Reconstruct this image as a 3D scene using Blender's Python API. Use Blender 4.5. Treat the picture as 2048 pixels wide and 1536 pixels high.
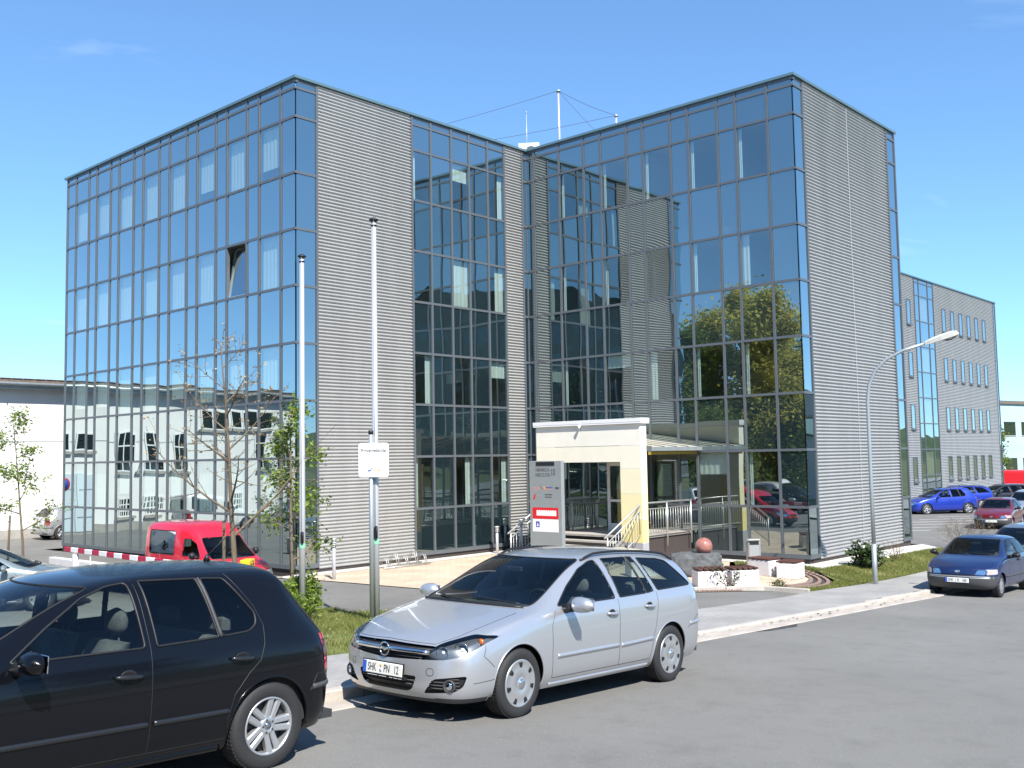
import bpy, bmesh, math, random
import numpy as np
from mathutils import Vector, Matrix, geometry
from mathutils.bvhtree import BVHTree

for _o in list(bpy.data.objects):
    bpy.data.objects.remove(_o)
R = math.radians
rnd = random.Random(7)
SC = bpy.context.scene
COL = SC.collection

# ---------------------------------------------------------------- camera
CAMZ = 3.25
YAW, PITCH, ROLL = R(42.172), R(4.206), R(-0.987)
cam = bpy.data.cameras.new('camera')
cam.sensor_width = 36.0
cam.lens = 36.0 * 2005.0 / 2048.0
cam.clip_start, cam.clip_end = 0.05, 4000
camo = bpy.data.objects.new('camera', cam)
COL.objects.link(camo)
_f = Vector((math.cos(YAW) * math.cos(PITCH), math.sin(YAW) * math.cos(PITCH), math.sin(PITCH)))
_r = Vector((math.sin(YAW), -math.cos(YAW), 0))
_u = _r.cross(_f)
_c, _s = math.cos(ROLL), math.sin(ROLL)
# image tilt: verticals lean right going down
_r2 = _r * _c + _u * _s
_u2 = _u * _c - _r * _s
_m = Matrix((_r2, _u2, -_f)).transposed().to_4x4()
_m.translation = Vector((0, 0, CAMZ))
camo.matrix_world = _m
SC.camera = camo

# ---------------------------------------------------------------- sky and sun
SUN_HEAD, SUN_EL = R(64.0), R(48.0)      # heading the light travels to, elevation
SKY_STRENGTH, SUN_STRENGTH = 0.14, 5.0
w = bpy.data.worlds.new('World')
SC.world = w
w.use_nodes = True
wn, wl = w.node_tree.nodes, w.node_tree.links
wn.clear()
w_out = wn.new('ShaderNodeOutputWorld')
w_bg = wn.new('ShaderNodeBackground')
w_bg.inputs['Strength'].default_value = SKY_STRENGTH
w_sky = wn.new('ShaderNodeTexSky')
w_sky.sky_type = 'NISHITA'
w_sky.sun_disc = False
w_sky.sun_elevation = SUN_EL
w_sky.sun_rotation = R(90.0) - (SUN_HEAD + math.pi)
w_sky.altitude = 200
w_sky.air_density = 0.6
w_sky.dust_density = 0.0
w_sky.ozone_density = 1.0
# thin high cloud veils: noise on the view direction
w_tc = wn.new('ShaderNodeTexCoord')
w_sep = wn.new('ShaderNodeSeparateXYZ')
wl.new(w_tc.outputs['Generated'], w_sep.inputs[0])
w_zz = wn.new('ShaderNodeMath'); w_zz.operation = 'ADD'; w_zz.inputs[1].default_value = 0.12
wl.new(w_sep.outputs['Z'], w_zz.inputs[0])
w_zm = wn.new('ShaderNodeMath'); w_zm.operation = 'MAXIMUM'; w_zm.inputs[1].default_value = 0.05
wl.new(w_zz.outputs[0], w_zm.inputs[0])
w_div = wn.new('ShaderNodeVectorMath'); w_div.operation = 'DIVIDE'
w_cmb = wn.new('ShaderNodeCombineXYZ')
for _i in range(3):
    wl.new(w_zm.outputs[0], w_cmb.inputs[_i])
wl.new(w_tc.outputs['Generated'], w_div.inputs[0]); wl.new(w_cmb.outputs[0], w_div.inputs[1])
w_map = wn.new('ShaderNodeMapping'); w_map.inputs['Scale'].default_value = (0.9, 1.5, 0.6)
w_map.inputs['Rotation'].default_value = (0, 0, 0.6)
w_map.inputs['Location'].default_value = (0.8, 2.4, 0)
wl.new(w_div.outputs[0], w_map.inputs[0])
w_nz = wn.new('ShaderNodeTexNoise'); w_nz.inputs['Scale'].default_value = 1.3
w_nz.inputs['Detail'].default_value = 7; w_nz.inputs['Roughness'].default_value = 0.56
w_nz.inputs['Distortion'].default_value = 0.5
wl.new(w_map.outputs[0], w_nz.inputs['Vector'])
w_rmp = wn.new('ShaderNodeValToRGB')
w_rmp.color_ramp.elements[0].position = 0.63; w_rmp.color_ramp.elements[0].color = (0, 0, 0, 1)
w_rmp.color_ramp.elements[1].position = 0.88; w_rmp.color_ramp.elements[1].color = (0.25, 0.25, 0.25, 1)
wl.new(w_nz.outputs['Fac'], w_rmp.inputs[0])
w_mix = wn.new('ShaderNodeMix'); w_mix.data_type = 'RGBA'
w_hsv = wn.new('ShaderNodeGamma'); w_hsv.inputs['Gamma'].default_value = 0.75
wl.new(w_sky.outputs[0], w_hsv.inputs['Color'])
wl.new(w_rmp.outputs[0], w_mix.inputs['Factor'])
w_tint = wn.new('ShaderNodeMix'); w_tint.data_type = 'RGBA'; w_tint.blend_type = 'MULTIPLY'; w_tint.inputs['Factor'].default_value = 1.0
w_tint.inputs['B'].default_value = (0.92, 1.36, 1.72, 1)
wl.new(w_hsv.outputs[0], w_tint.inputs['A'])
wl.new(w_tint.outputs['Result'], w_mix.inputs['A'])
w_mix.inputs['B'].default_value = (7.6, 8.0, 8.6, 1)
wl.new(w_mix.outputs['Result'], w_bg.inputs['Color'])
wl.new(w_bg.outputs[0], w_out.inputs[0])

sun = bpy.data.lights.new('sun', 'SUN')
sun.energy = SUN_STRENGTH
sun.angle = R(0.53)
sun.color = (1.0, 0.955, 0.88)
suno = bpy.data.objects.new('sun', sun)
COL.objects.link(suno)
_d = Vector((math.cos(SUN_HEAD) * math.cos(SUN_EL), math.sin(SUN_HEAD) * math.cos(SUN_EL), -math.sin(SUN_EL)))
suno.rotation_euler = _d.to_track_quat('-Z', 'Y').to_euler()
suno.location = (-20, -50, 60)

SC.view_settings.view_transform = 'Standard'
SC.view_settings.look = 'None'
SC.view_settings.exposure = 0.80
SC.view_settings.gamma = 1.0
SC.view_settings.use_curve_mapping = False
SC.render.engine = 'CYCLES'
SC.cycles.max_bounces = 12
SC.cycles.glossy_bounces = 7
SC.cycles.transparent_max_bounces = 16
SC.cycles.transmission_bounces = 6
SC.cycles.caustics_reflective = False
SC.cycles.caustics_refractive = False

# ---------------------------------------------------------------- helpers
class MB:
    """collects geometry for one mesh object"""
    def __init__(s):
        s.v, s.f, s.sm = [], [], []
    def face(s, idx, smooth=False):
        s.f.append(tuple(idx)); s.sm.append(smooth)
    def poly(s, pts, smooth=False):
        n = len(s.v); s.v += [tuple(p) for p in pts]; s.face(range(n, n + len(pts)), smooth)
    def grid(s, rows, smooth=True, closed=False, flip=False):
        n = len(s.v); m = len(rows[0])
        for r_ in rows: s.v += [tuple(p) for p in r_]
        for i in range(len(rows) - 1):
            for j in range(m if closed else m - 1):
                a, b = n + i * m + j, n + i * m + (j + 1) % m
                q = (a, b, b + m, a + m)
                s.face(q[::-1] if flip else q, smooth)
    def box(s, c, d, rz=0.0, M=None):
        hx, hy, hz = d[0] / 2, d[1] / 2, d[2] / 2
        n = len(s.v); cr, sr = math.cos(rz), math.sin(rz)
        for z in (-hz, hz):
            for x, y in ((-hx, -hy), (hx, -hy), (hx, hy), (-hx, hy)):
                p = Vector((c[0] + x * cr - y * sr, c[1] + x * sr + y * cr, c[2] + z))
                s.v.append(tuple(M @ p) if M else tuple(p))
        for q in ((3, 2, 1, 0), (4, 5, 6, 7), (0, 1, 5, 4), (1, 2, 6, 5), (2, 3, 7, 6), (3, 0, 4, 7)):
            s.face([n + i for i in q])
    def box2(s, a, b):
        s.box([(a[i] + b[i]) / 2 for i in range(3)], [abs(b[i] - a[i]) for i in range(3)])
    def cbox(s, c, d, ch=0.02, rz=0.0):
        """chamfered box"""
        hx, hy, hz = d[0] / 2, d[1] / 2, d[2] / 2
        ch = min(ch, hx * .9, hy * .9, hz * .9); n = len(s.v); cr, sr = math.cos(rz), math.sin(rz)
        def ring(x, y, z, k):
            return [(x - k, -y, z), (x, -y + k, z), (x, y - k, z), (x - k, y, z), (-x + k, y, z), (-x, y - k, z), (-x, -y + k, z), (-x + k, -y, z)]
        rows = [ring(hx - ch, hy - ch, -hz, ch * .5), ring(hx, hy, -hz + ch, ch), ring(hx, hy, hz - ch, ch), ring(hx - ch, hy - ch, hz, ch * .5)]
        for r_ in rows:
            for x, y, z in r_: s.v.append((c[0] + x * cr - y * sr, c[1] + x * sr + y * cr, c[2] + z))
        for i in range(3):
            for j in range(8):
                a, b = n + i * 8 + j, n + i * 8 + (j + 1) % 8
                s.face((a, b, b + 8, a + 8))
        s.face([n + j for j in range(7, -1, -1)]); s.face([n + 24 + j for j in range(8)])
    def tube(s, pts, rad, seg=8, cap=True, smooth=True):
        pts = [Vector(p) for p in pts]
        if not hasattr(rad, '__len__'): rad = [rad] * len(pts)
        n = len(s.v); up = None
        for i, p in enumerate(pts):
            t = (pts[min(i + 1, len(pts) - 1)] - pts[max(i - 1, 0)]).normalized()
            if up is None: up = Vector((0, 0, 1)) if abs(t.z) < .9 else Vector((1, 0, 0))
            a = (up - t * up.dot(t)).normalized(); up = a; b = t.cross(a)
            for k in range(seg):
                an = 2 * math.pi * k / seg
                s.v.append(tuple(p + (a * math.cos(an) + b * math.sin(an)) * rad[i]))
        for i in range(len(pts) - 1):
            for k in range(seg):
                a_, b_ = n + i * seg + k, n + i * seg + (k + 1) % seg
                s.face((a_, b_, b_ + seg, a_ + seg), smooth)
        if cap:
            s.face([n + k for k in range(seg - 1, -1, -1)]); m = n + (len(pts) - 1) * seg
            s.face([m + k for k in range(seg)])
    def lathe(s, prof, c=(0, 0, 0), seg=20, axis='z', smooth=True, cap=True):
        n = len(s.v)
        for r_, h in prof:
            for k in range(seg):
                a = 2 * math.pi * k / seg; x, y = r_ * math.cos(a), r_ * math.sin(a)
                p = (x, y, h) if axis == 'z' else ((x, h, y) if axis == 'y' else (h, x, y))
                s.v.append((c[0] + p[0], c[1] + p[1], c[2] + p[2]))
        fl = axis == 'y'
        for i in range(len(prof) - 1):
            for k in range(seg):
                a_, b_ = n + i * seg + k, n + i * seg + (k + 1) % seg
                q = (a_, b_, b_ + seg, a_ + seg); s.face(q[::-1] if fl else q, smooth)
        if cap:
            e = [n + k for k in range(seg)]; s.face(e if fl else e[::-1])
            e = [n + (len(prof) - 1) * seg + k for k in range(seg)]; s.face(e[::-1] if fl else e)
    def prism(s, poly, h0, h1, fn=None):
        """extrude a 2D polygon; fn maps (a,b,h)->xyz"""
        fn = fn or (lambda a, b, h: (a, b, h)); n = len(s.v); m = len(poly)
        for h in (h0, h1):
            for a, b in poly: s.v.append(tuple(fn(a, b, h)))
        s.face([n + i for i in range(m)][::-1]); s.face([n + m + i for i in range(m)])
        for i in range(m):
            j = (i + 1) % m; s.face((n + i, n + j, n + m + j, n + m + i))
    def mesh(s, name):
        me = bpy.data.meshes.new(name); me.from_pydata(s.v, [], s.f)
        if any(s.sm): me.polygons.foreach_set('use_smooth', s.sm)
        me.update(); return me
    def build(s, name, mat, parent=None, loc=None, rot=None):
        return link(name, s.mesh(name), mat, parent, loc, rot)

def link(name, me, mat=None, parent=None, loc=None, rot=None):
    if mat is not None and not me.materials: me.materials.append(mat)
    o = bpy.data.objects.new(name, me); COL.objects.link(o)
    if parent: o.parent = parent
    if loc is not None: o.location = loc
    if rot is not None: o.rotation_euler = rot
    return o

def tag(o, label=None, cat=None, group=None, kind=None):
    if label: o['label'] = label
    if cat: o['category'] = cat
    if group: o['group'] = group
    if kind: o['kind'] = kind
    return o

def thing(name, label, cat, loc=(0, 0, 0), rz=0.0, group=None):
    o = bpy.data.objects.new(name, None); COL.objects.link(o)
    o.empty_display_size = 0.2
    o.location = loc; o.rotation_euler = (0, 0, rz)
    return tag(o, label, cat, group)

def copy_tree(o, parent=None):
    c = o.copy(); COL.objects.link(c); c.parent = parent
    for ch in [x for x in bpy.data.objects if x.parent == o]: copy_tree(ch, c)
    return c

# ---------------------------------------------------------------- materials
def new_mat(name):
    m = bpy.data.materials.new(name); m.use_nodes = True
    return m, m.node_tree.nodes, m.node_tree.links, m.node_tree.nodes['Principled BSDF']

def pmat(name, col, rough=0.5, metal=0.0, coat=0.0, spec=0.5, var=0.0, vscale=8.0, bump=0.0, bscale=40.0, col2=None, emis=None, detail=4, rvar=0.0, stretch=(1, 1, 1)):
    m, n, l, b = new_mat(name)
    b.inputs['Base Color'].default_value = (*col, 1)
    b.inputs['Roughness'].default_value = rough
    b.inputs['Metallic'].default_value = metal
    b.inputs['Coat Weight'].default_value = coat
    b.inputs['Coat Roughness'].default_value = 0.03
    b.inputs['Specular IOR Level'].default_value = spec
    if var or col2 or bump or rvar:
        tc = n.new('ShaderNodeTexCoord'); mp = n.new('ShaderNodeMapping'); mp.inputs['Scale'].default_value = stretch
        l.new(tc.outputs['Object'], mp.inputs[0])
    if var or col2 or rvar:
        nz = n.new('ShaderNodeTexNoise'); nz.inputs['Scale'].default_value = vscale; nz.inputs['Detail'].default_value = detail
        nz.inputs['Roughness'].default_value = 0.6
        l.new(mp.outputs[0], nz.inputs['Vector'])
        rp = n.new('ShaderNodeValToRGB')
        c1 = tuple(max(0, c * (1 - var)) for c in col); c2 = col2 or tuple(min(1, c * (1 + var)) for c in col)
        rp.color_ramp.elements[0].position = .32; rp.color_ramp.elements[0].color = (*c1, 1)
        rp.color_ramp.elements[1].position = .68; rp.color_ramp.elements[1].color = (*c2, 1)
        l.new(nz.outputs['Fac'], rp.inputs[0])
        if var or col2: l.new(rp.outputs[0], b.inputs['Base Color'])
        if rvar:
            mr = n.new('ShaderNodeMapRange'); mr.inputs['To Min'].default_value = rough - rvar; mr.inputs['To Max'].default_value = rough + rvar
            l.new(nz.outputs['Fac'], mr.inputs[0]); l.new(mr.outputs[0], b.inputs['Roughness'])
    if bump:
        nb = n.new('ShaderNodeTexNoise'); nb.inputs['Scale'].default_value = bscale; nb.inputs['Detail'].default_value = 5
        l.new(mp.outputs[0], nb.inputs['Vector'])
        bp = n.new('ShaderNodeBump'); bp.inputs['Strength'].default_value = bump; bp.inputs['Distance'].default_value = 0.02
        l.new(nb.outputs['Fac'], bp.inputs['Height']); l.new(bp.outputs[0], b.inputs['Normal'])
    if emis:
        b.inputs['Emission Color'].default_value = (*emis[:3], 1); b.inputs['Emission Strength'].default_value = emis[3]
    return m

def facade_glass(name, tint, refl, back, see=False, wav=0.9, f90=0.75):
    """coated solar glass: mirror-like coat over a dark back (spandrel) or clear tinted pane (vision)"""
    m, n, l, b = new_mat(name); n.remove(b)
    out = n['Material Output']
    gl = n.new('ShaderNodeBsdfGlossy'); gl.inputs['Color'].default_value = (*tint, 1); gl.inputs['Roughness'].default_value = 0.0
    if see:
        ba = n.new('ShaderNodeBsdfTransparent'); ba.inputs['Color'].default_value = (*back, 1)
    else:
        ba = n.new('ShaderNodeBsdfDiffuse'); ba.inputs['Color'].default_value = (*back, 1)
    lw = n.new('ShaderNodeLayerWeight'); lw.inputs['Blend'].default_value = 0.5
    mr = n.new('ShaderNodeMapRange'); mr.inputs['To Min'].default_value = refl; mr.inputs['To Max'].default_value = f90
    l.new(lw.outputs['Facing'], mr.inputs[0])
    mx = n.new('ShaderNodeMixShader'); l.new(mr.outputs[0], mx.inputs[0]); l.new(ba.outputs[0], mx.inputs[1]); l.new(gl.outputs[0], mx.inputs[2])
    l.new(mx.outputs[0], out.inputs['Surface'])
    # pane warp: slow waves, different on each pane
    tc = n.new('ShaderNodeTexCoord'); oi = n.new('ShaderNodeObjectInfo')
    sc = n.new('ShaderNodeVectorMath'); sc.operation = 'SCALE'; sc.inputs['Scale'].default_value = 37.0
    cb = n.new('ShaderNodeCombineXYZ')
    for i in range(3): l.new(oi.outputs['Random'], cb.inputs[i])
    l.new(cb.outputs[0], sc.inputs[0])
    ad = n.new('ShaderNodeVectorMath'); ad.operation = 'ADD'; l.new(tc.outputs['Object'], ad.inputs[0]); l.new(sc.outputs[0], ad.inputs[1])
    nz = n.new('ShaderNodeTexNoise'); nz.inputs['Scale'].default_value = 0.62; nz.inputs['Detail'].default_value = 0.4
    l.new(ad.outputs[0], nz.inputs['Vector'])
    bp = n.new('ShaderNodeBump'); bp.inputs['Strength'].default_value = wav; bp.inputs['Distance'].default_value = 0.013
    l.new(nz.outputs['Fac'], bp.inputs['Height']); l.new(bp.outputs[0], gl.inputs['Normal'])
    return m

def car_glass(name, col=(.55, .66, .64), refl=.06):
    m, n, l, b = new_mat(name); n.remove(b); out = n['Material Output']
    gl = n.new('ShaderNodeBsdfGlossy'); gl.inputs['Roughness'].default_value = 0.0
    tr = n.new('ShaderNodeBsdfTransparent'); tr.inputs['Color'].default_value = (*col, 1)
    fr = n.new('ShaderNodeFresnel'); fr.inputs['IOR'].default_value = 1.5
    ad = n.new('ShaderNodeMath'); ad.operation = 'ADD'; ad.inputs[1].default_value = refl; ad.use_clamp = True; l.new(fr.outputs[0], ad.inputs[0])
    mx = n.new('ShaderNodeMixShader'); l.new(ad.outputs[0], mx.inputs[0]); l.new(tr.outputs[0], mx.inputs[1]); l.new(gl.outputs[0], mx.inputs[2])
    l.new(mx.outputs[0], out.inputs['Surface'])
    return m

def leaf_mat(name, c1, c2, trans=.35):
    m, n, l, b = new_mat(name)
    g = n.new('ShaderNodeNewGeometry'); rp = n.new('ShaderNodeValToRGB')
    rp.color_ramp.elements[0].color = (*c1, 1); rp.color_ramp.elements[1].color = (*c2, 1)
    l.new(g.outputs['Random Per Island'], rp.inputs[0]); l.new(rp.outputs[0], b.inputs['Base Color'])
    b.inputs['Roughness'].default_value = .5; b.inputs['Specular IOR Level'].default_value = .3
    tr = n.new('ShaderNodeBsdfTranslucent'); l.new(rp.outputs[0], tr.inputs['Color'])
    mx = n.new('ShaderNodeMixShader'); mx.inputs[0].default_value = trans
    l.new(b.outputs[0], mx.inputs[1]); l.new(tr.outputs[0], mx.inputs[2]); l.new(mx.outputs[0], n['Material Output'].inputs['Surface'])
    return m

M = {}
M['alu'] = pmat('corrugated_aluminium', (.41, .405, .39), .42, .35, var=.07, vscale=1.6, stretch=(1, 1, .12))
M['frame'] = pmat('frame_grey', (.135, .15, .165), .45, .3)
M['coping'] = pmat('coping_green_grey', (.20, .30, .30), .35, .6)
M['spandrel'] = facade_glass('spandrel_glass', (.84, .95, .94), .29, (.016, .030, .036), f90=.80)
M['vision'] = facade_glass('vision_glass', (.84, .95, .94), .20, (.80, .90, .87), see=True, f90=.75)
M['curtain_or_reveal'] = pmat('curtain_reveal_fabric', (.80, .83, .79), .9, var=.08, vscale=6, stretch=(8, 8, .3))
M['room'] = pmat('room_plaster', (.58, .57, .52), .9)
M['plinth'] = pmat('plinth_dark', (.05, .04, .038), .8)
M['roof'] = pmat('roof_gravel', (.25, .24, .22), .95, var=.2, vscale=30)
M['white_paint'] = pmat('white_render', (.80, .80, .78), .85, var=.035, vscale=1.2)
M['white_gloss'] = pmat('white_metal_paint', (.80, .80, .79), .35)
M['dark'] = pmat('black_plastic', (.012, .012, .013), .5)
M['rubber'] = pmat('black_rubber', (.018, .018, .019), .75)
M['galv'] = pmat('galvanised_steel', (.42, .46, .47), .45, .55, var=.1, vscale=3, stretch=(1, 1, .2))
M['alupole'] = pmat('brushed_pole', (.56, .56, .59), .38, .35)
M['stainless'] = pmat('stainless_steel', (.50, .50, .48), .42, .6)
M['steel_grey'] = pmat('pylon_grey', (.30, .33, .335), .45, .3, var=.04, vscale=2)
M['wood'] = pmat('brown_bench_wood', (.085, .032, .022), .6, var=.35, vscale=7, stretch=(1, 8, 8))
M['concrete'] = pmat('pale_concrete', (.66, .63, .62), .85, var=.07, vscale=5, bump=.15, bscale=60)
M['concrete_grey'] = pmat('grey_concrete', (.36, .34, .31), .9, var=.12, vscale=4, bump=.2, bscale=50)
M['red_gloss'] = pmat('red_sign', (.62, .012, .02), .4)
M['barrier_red'] = pmat('barrier_red', (.42, .012, .05), .4)
M['yellow'] = pmat('yellow_plastic', (.80, .50, .02), .45, var=.08, vscale=5)
M['text_dark'] = pmat('lettering_dark', (.04, .042, .05), .6)
M['text_white'] = pmat('lettering_white', (.8, .8, .8), .6)
M['blue_sign'] = pmat('blue_sign', (.03, .06, .36), .5)
M['orange'] = pmat('orange_print', (.8, .33, .05), .6)
M['pale_red'] = pmat('pale_red_print', (.6, .25, .25), .6)
M['bark'] = pmat('bark', (.15, .115, .08), .9, var=.35, vscale=9, bump=.4, bscale=30, stretch=(1, 1, .25))
M['bark_dark'] = pmat('bark_dark', (.07, .055, .04), .9, var=.3, vscale=9)
M['leaf_fresh'] = leaf_mat('leaf_fresh', (.10, .17, .02), (.24, .32, .05))
M['leaf_green'] = leaf_mat('leaf_green', (.10, .15, .02), (.24, .29, .06), .5)
M['leaf_gold'] = leaf_mat('leaf_gold', (.46, .43, .09), (.70, .63, .18), .6)
M['leaf_dark'] = leaf_mat('leaf_dark', (.02, .045, .01), (.06, .10, .025), .2)
M['petal'] = leaf_mat('petal_white', (.7, .7, .62), (.8, .8, .76), .3)
M['bud'] = leaf_mat('bud', (.30, .20, .10), (.42, .33, .18), .2)
M['post_wood'] = pmat('stake_wood', (.10, .075, .05), .9, var=.3, vscale=10, stretch=(1, 1, .2))
# ================================================================ terrain
RPH = R(2.5)
def st(x, y):
    return x * math.cos(RPH) + y * math.sin(RPH), -x * math.sin(RPH) + y * math.cos(RPH)
def xy(s, t):
    return s * math.cos(RPH) - t * math.sin(RPH), s * math.sin(RPH) + t * math.cos(RPH)
def sstep(v, a, b):
    v = min(1, max(0, (v - a) / (b - a))); return v * v * (3 - 2 * v)
def zroad(s):
    if s > 24: s = 24 + 6 * (1 - math.exp(-(s - 24) / 6))
    if s < -10: s = -10 - 15 * (1 - math.exp((s + 10) / 15))
    return 1.256 - 0.057 * s
def tz(x, y):
    s, t = st(x, y)
    zr = zroad(s); k = sstep(t, 9.6, 19 - 6.7 * sstep(x, 14, 24))
    zt = -0.38 * sstep(x, 34, 44)
    z = zr * (1 - k) + zt * k
    if t < 0: z += 0.35 * sstep(-t, 0.5, 5)
    return z

def drape(name, poly, mat, dz, cell=0.8, parent=None, fn=None):
    """lay a polygon on the terrain as a fine sheet"""
    fn = fn or tz
    xs = [p[0] for p in poly]; ys = [p[1] for p in poly]
    pts = []
    n = len(poly)
    for i in range(n):
        a, b = poly[i], poly[(i + 1) % n]; d = math.hypot(b[0] - a[0], b[1] - a[1]); k = max(1, int(d / cell))
        for j in range(k): pts.append(Vector((a[0] + (b[0] - a[0]) * j / k, a[1] + (b[1] - a[1]) * j / k)))
    nb = len(pts); edges = [(i, (i + 1) % nb) for i in range(nb)]
    gx = min(xs) + cell * .37
    while gx < max(xs):
        gy = min(ys) + cell * .41
        while gy < max(ys):
            pts.append(Vector((gx, gy))); gy += cell
        gx += cell
    r_ = geometry.delaunay_2d_cdt(pts, edges, [list(range(nb))], 1, 1e-5)
    me = bpy.data.meshes.new(name)
    fs = []
    for f in r_[2]:
        a, b, c = (r_[0][i] for i in f)
        if (b.x - a.x) * (c.y - a.y) - (b.y - a.y) * (c.x - a.x) < 0: f = f[::-1]
        fs.append(f)
    me.from_pydata([(v.x, v.y, fn(v.x, v.y) + dz) for v in r_[0]], [], fs)
    me.polygons.foreach_set('use_smooth', [True] * len(fs))
    return link(name, me, mat, parent)

def ground_mat(name, ramp, scales, rough=.95, bump=.3, bs=60, bdist=.01, extra=None):
    """layered noise: large patches x fine grain"""
    m, n, l, b = new_mat(name)
    tc = n.new('ShaderNodeTexCoord')
    a = n.new('ShaderNodeTexNoise'); a.inputs['Scale'].default_value = scales[0]; a.inputs['Detail'].default_value = 6
    c = n.new('ShaderNodeTexNoise'); c.inputs['Scale'].default_value = scales[1]; c.inputs['Detail'].default_value = 3
    for q in (a, c): l.new(tc.outputs['Object'], q.inputs['Vector'])
    mx = n.new('ShaderNodeMath'); mx.operation = 'MULTIPLY_ADD'; mx.inputs[1].default_value = .5
    h = n.new('ShaderNodeMath'); h.operation = 'MULTIPLY'; h.inputs[1].default_value = .5
    l.new(c.outputs['Fac'], h.inputs[0]); l.new(a.outputs['Fac'], mx.inputs[0]); l.new(h.outputs[0], mx.inputs[2])
    rp = n.new('ShaderNodeValToRGB'); e = rp.color_ramp.elements
    e[0].position, e[0].color = ramp[0][0], (*ramp[0][1], 1); e[1].position, e[1].color = ramp[-1][0], (*ramp[-1][1], 1)
    for p, col in ramp[1:-1]:
        q = e.new(p); q.color = (*col, 1)
    l.new(mx.outputs[0], rp.inputs[0]); l.new(rp.outputs[0], b.inputs['Base Color'])
    b.inputs['Roughness'].default_value = rough; b.inputs['Specular IOR Level'].default_value = .3
    if extra:      # pale stone chips in the binder, faint dark drips
        vo = n.new('ShaderNodeTexVoronoi'); vo.inputs['Scale'].default_value = extra; l.new(tc.outputs['Object'], vo.inputs['Vector'])
        th = n.new('ShaderNodeMath'); th.operation = 'LESS_THAN'; th.inputs[1].default_value = .16; l.new(vo.outputs['Distance'], th.inputs[0])
        sp = n.new('ShaderNodeSeparateColor'); l.new(vo.outputs['Color'], sp.inputs[0])
        gt = n.new('ShaderNodeMath'); gt.operation = 'GREATER_THAN'; gt.inputs[1].default_value = .72; l.new(sp.outputs['Red'], gt.inputs[0])
        mu = n.new('ShaderNodeMath'); mu.operation = 'MULTIPLY'; l.new(th.outputs[0], mu.inputs[0]); l.new(gt.outputs[0], mu.inputs[1])
        ms = n.new('ShaderNodeMath'); ms.operation = 'MULTIPLY'; ms.inputs[1].default_value = .5; l.new(mu.outputs[0], ms.inputs[0])
        mc = n.new('ShaderNodeMix'); mc.data_type = 'RGBA'; l.new(ms.outputs[0], mc.inputs['Factor']); l.new(rp.outputs[0], mc.inputs['A']); mc.inputs['B'].default_value = (.46, .45, .42, 1)
        dk = n.new('ShaderNodeTexNoise'); dk.inputs['Scale'].default_value = 2.3; dk.inputs['Detail'].default_value = 9; dk.inputs['Roughness'].default_value = .7; l.new(tc.outputs['Object'], dk.inputs['Vector'])
        dr = n.new('ShaderNodeMapRange'); dr.inputs['From Min'].default_value = .32; dr.inputs['From Max'].default_value = .5; dr.inputs['To Min'].default_value = .86; dr.inputs['To Max'].default_value = 1.0; l.new(dk.outputs['Fac'], dr.inputs[0])
        md = n.new('ShaderNodeMix'); md.data_type = 'RGBA'; md.blend_type = 'MULTIPLY'; md.inputs['Factor'].default_value = 1; l.new(mc.outputs['Result'], md.inputs['A']); l.new(dr.outputs[0], md.inputs['B'])
        l.new(md.outputs['Result'], b.inputs['Base Color'])
    nb = n.new('ShaderNodeTexNoise'); nb.inputs['Scale'].default_value = bs; nb.inputs['Detail'].default_value = 4
    l.new(tc.outputs['Object'], nb.inputs['Vector'])
    bp = n.new('ShaderNodeBump'); bp.inputs['Strength'].default_value = bump; bp.inputs['Distance'].default_value = bdist
    l.new(nb.outputs['Fac'], bp.inputs['Height']); l.new(bp.outputs[0], b.inputs['Normal'])
    return m

def paver_mat(name, c1, c2, mortar, sx, sy, rot=0.0, msize=.012):
    m, n, l, b = new_mat(name)
    tc = n.new('ShaderNodeTexCoord'); mp = n.new('ShaderNodeMapping'); mp.inputs['Rotation'].default_value = (0, 0, rot)
    l.new(tc.outputs['Object'], mp.inputs[0])
    br = n.new('ShaderNodeTexBrick'); br.inputs['Scale'].default_value = 1.0
    br.inputs['Brick Width'].default_value = sx; br.inputs['Row Height'].default_value = sy; br.inputs['Mortar Size'].default_value = msize
    br.inputs['Color1'].default_value = (*c1, 1); br.inputs['Color2'].default_value = (*c2, 1); br.inputs['Mortar'].default_value = (*mortar, 1)
    br.inputs['Bias'].default_value = 0.0
    l.new(mp.outputs[0], br.inputs['Vector'])
    nz = n.new('ShaderNodeTexNoise'); nz.inputs['Scale'].default_value = .9; nz.inputs['Detail'].default_value = 8; l.new(tc.outputs['Object'], nz.inputs['Vector'])
    rp = n.new('ShaderNodeMapRange'); rp.inputs['From Min'].default_value = .3; rp.inputs['From Max'].default_value = .7; rp.inputs['To Min'].default_value = .82; rp.inputs['To Max'].default_value = 1.12
    l.new(nz.outputs['Fac'], rp.inputs[0])
    mu = n.new('ShaderNodeMix'); mu.data_type = 'RGBA'; mu.blend_type = 'MULTIPLY'; mu.inputs['Factor'].default_value = 1
    l.new(br.outputs['Color'], mu.inputs['A']); l.new(rp.outputs[0], mu.inputs['B']); l.new(mu.outputs['Result'], b.inputs['Base Color'])
    b.inputs['Roughness'].default_value = .9
    bp = n.new('ShaderNodeBump'); bp.inputs['Strength'].default_value = .5; bp.inputs['Distance'].default_value = .01; bp.invert = True
    l.new(br.outputs['Fac'], bp.inputs['Height']); l.new(bp.outputs[0], b.inputs['Normal'])
    return m

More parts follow.
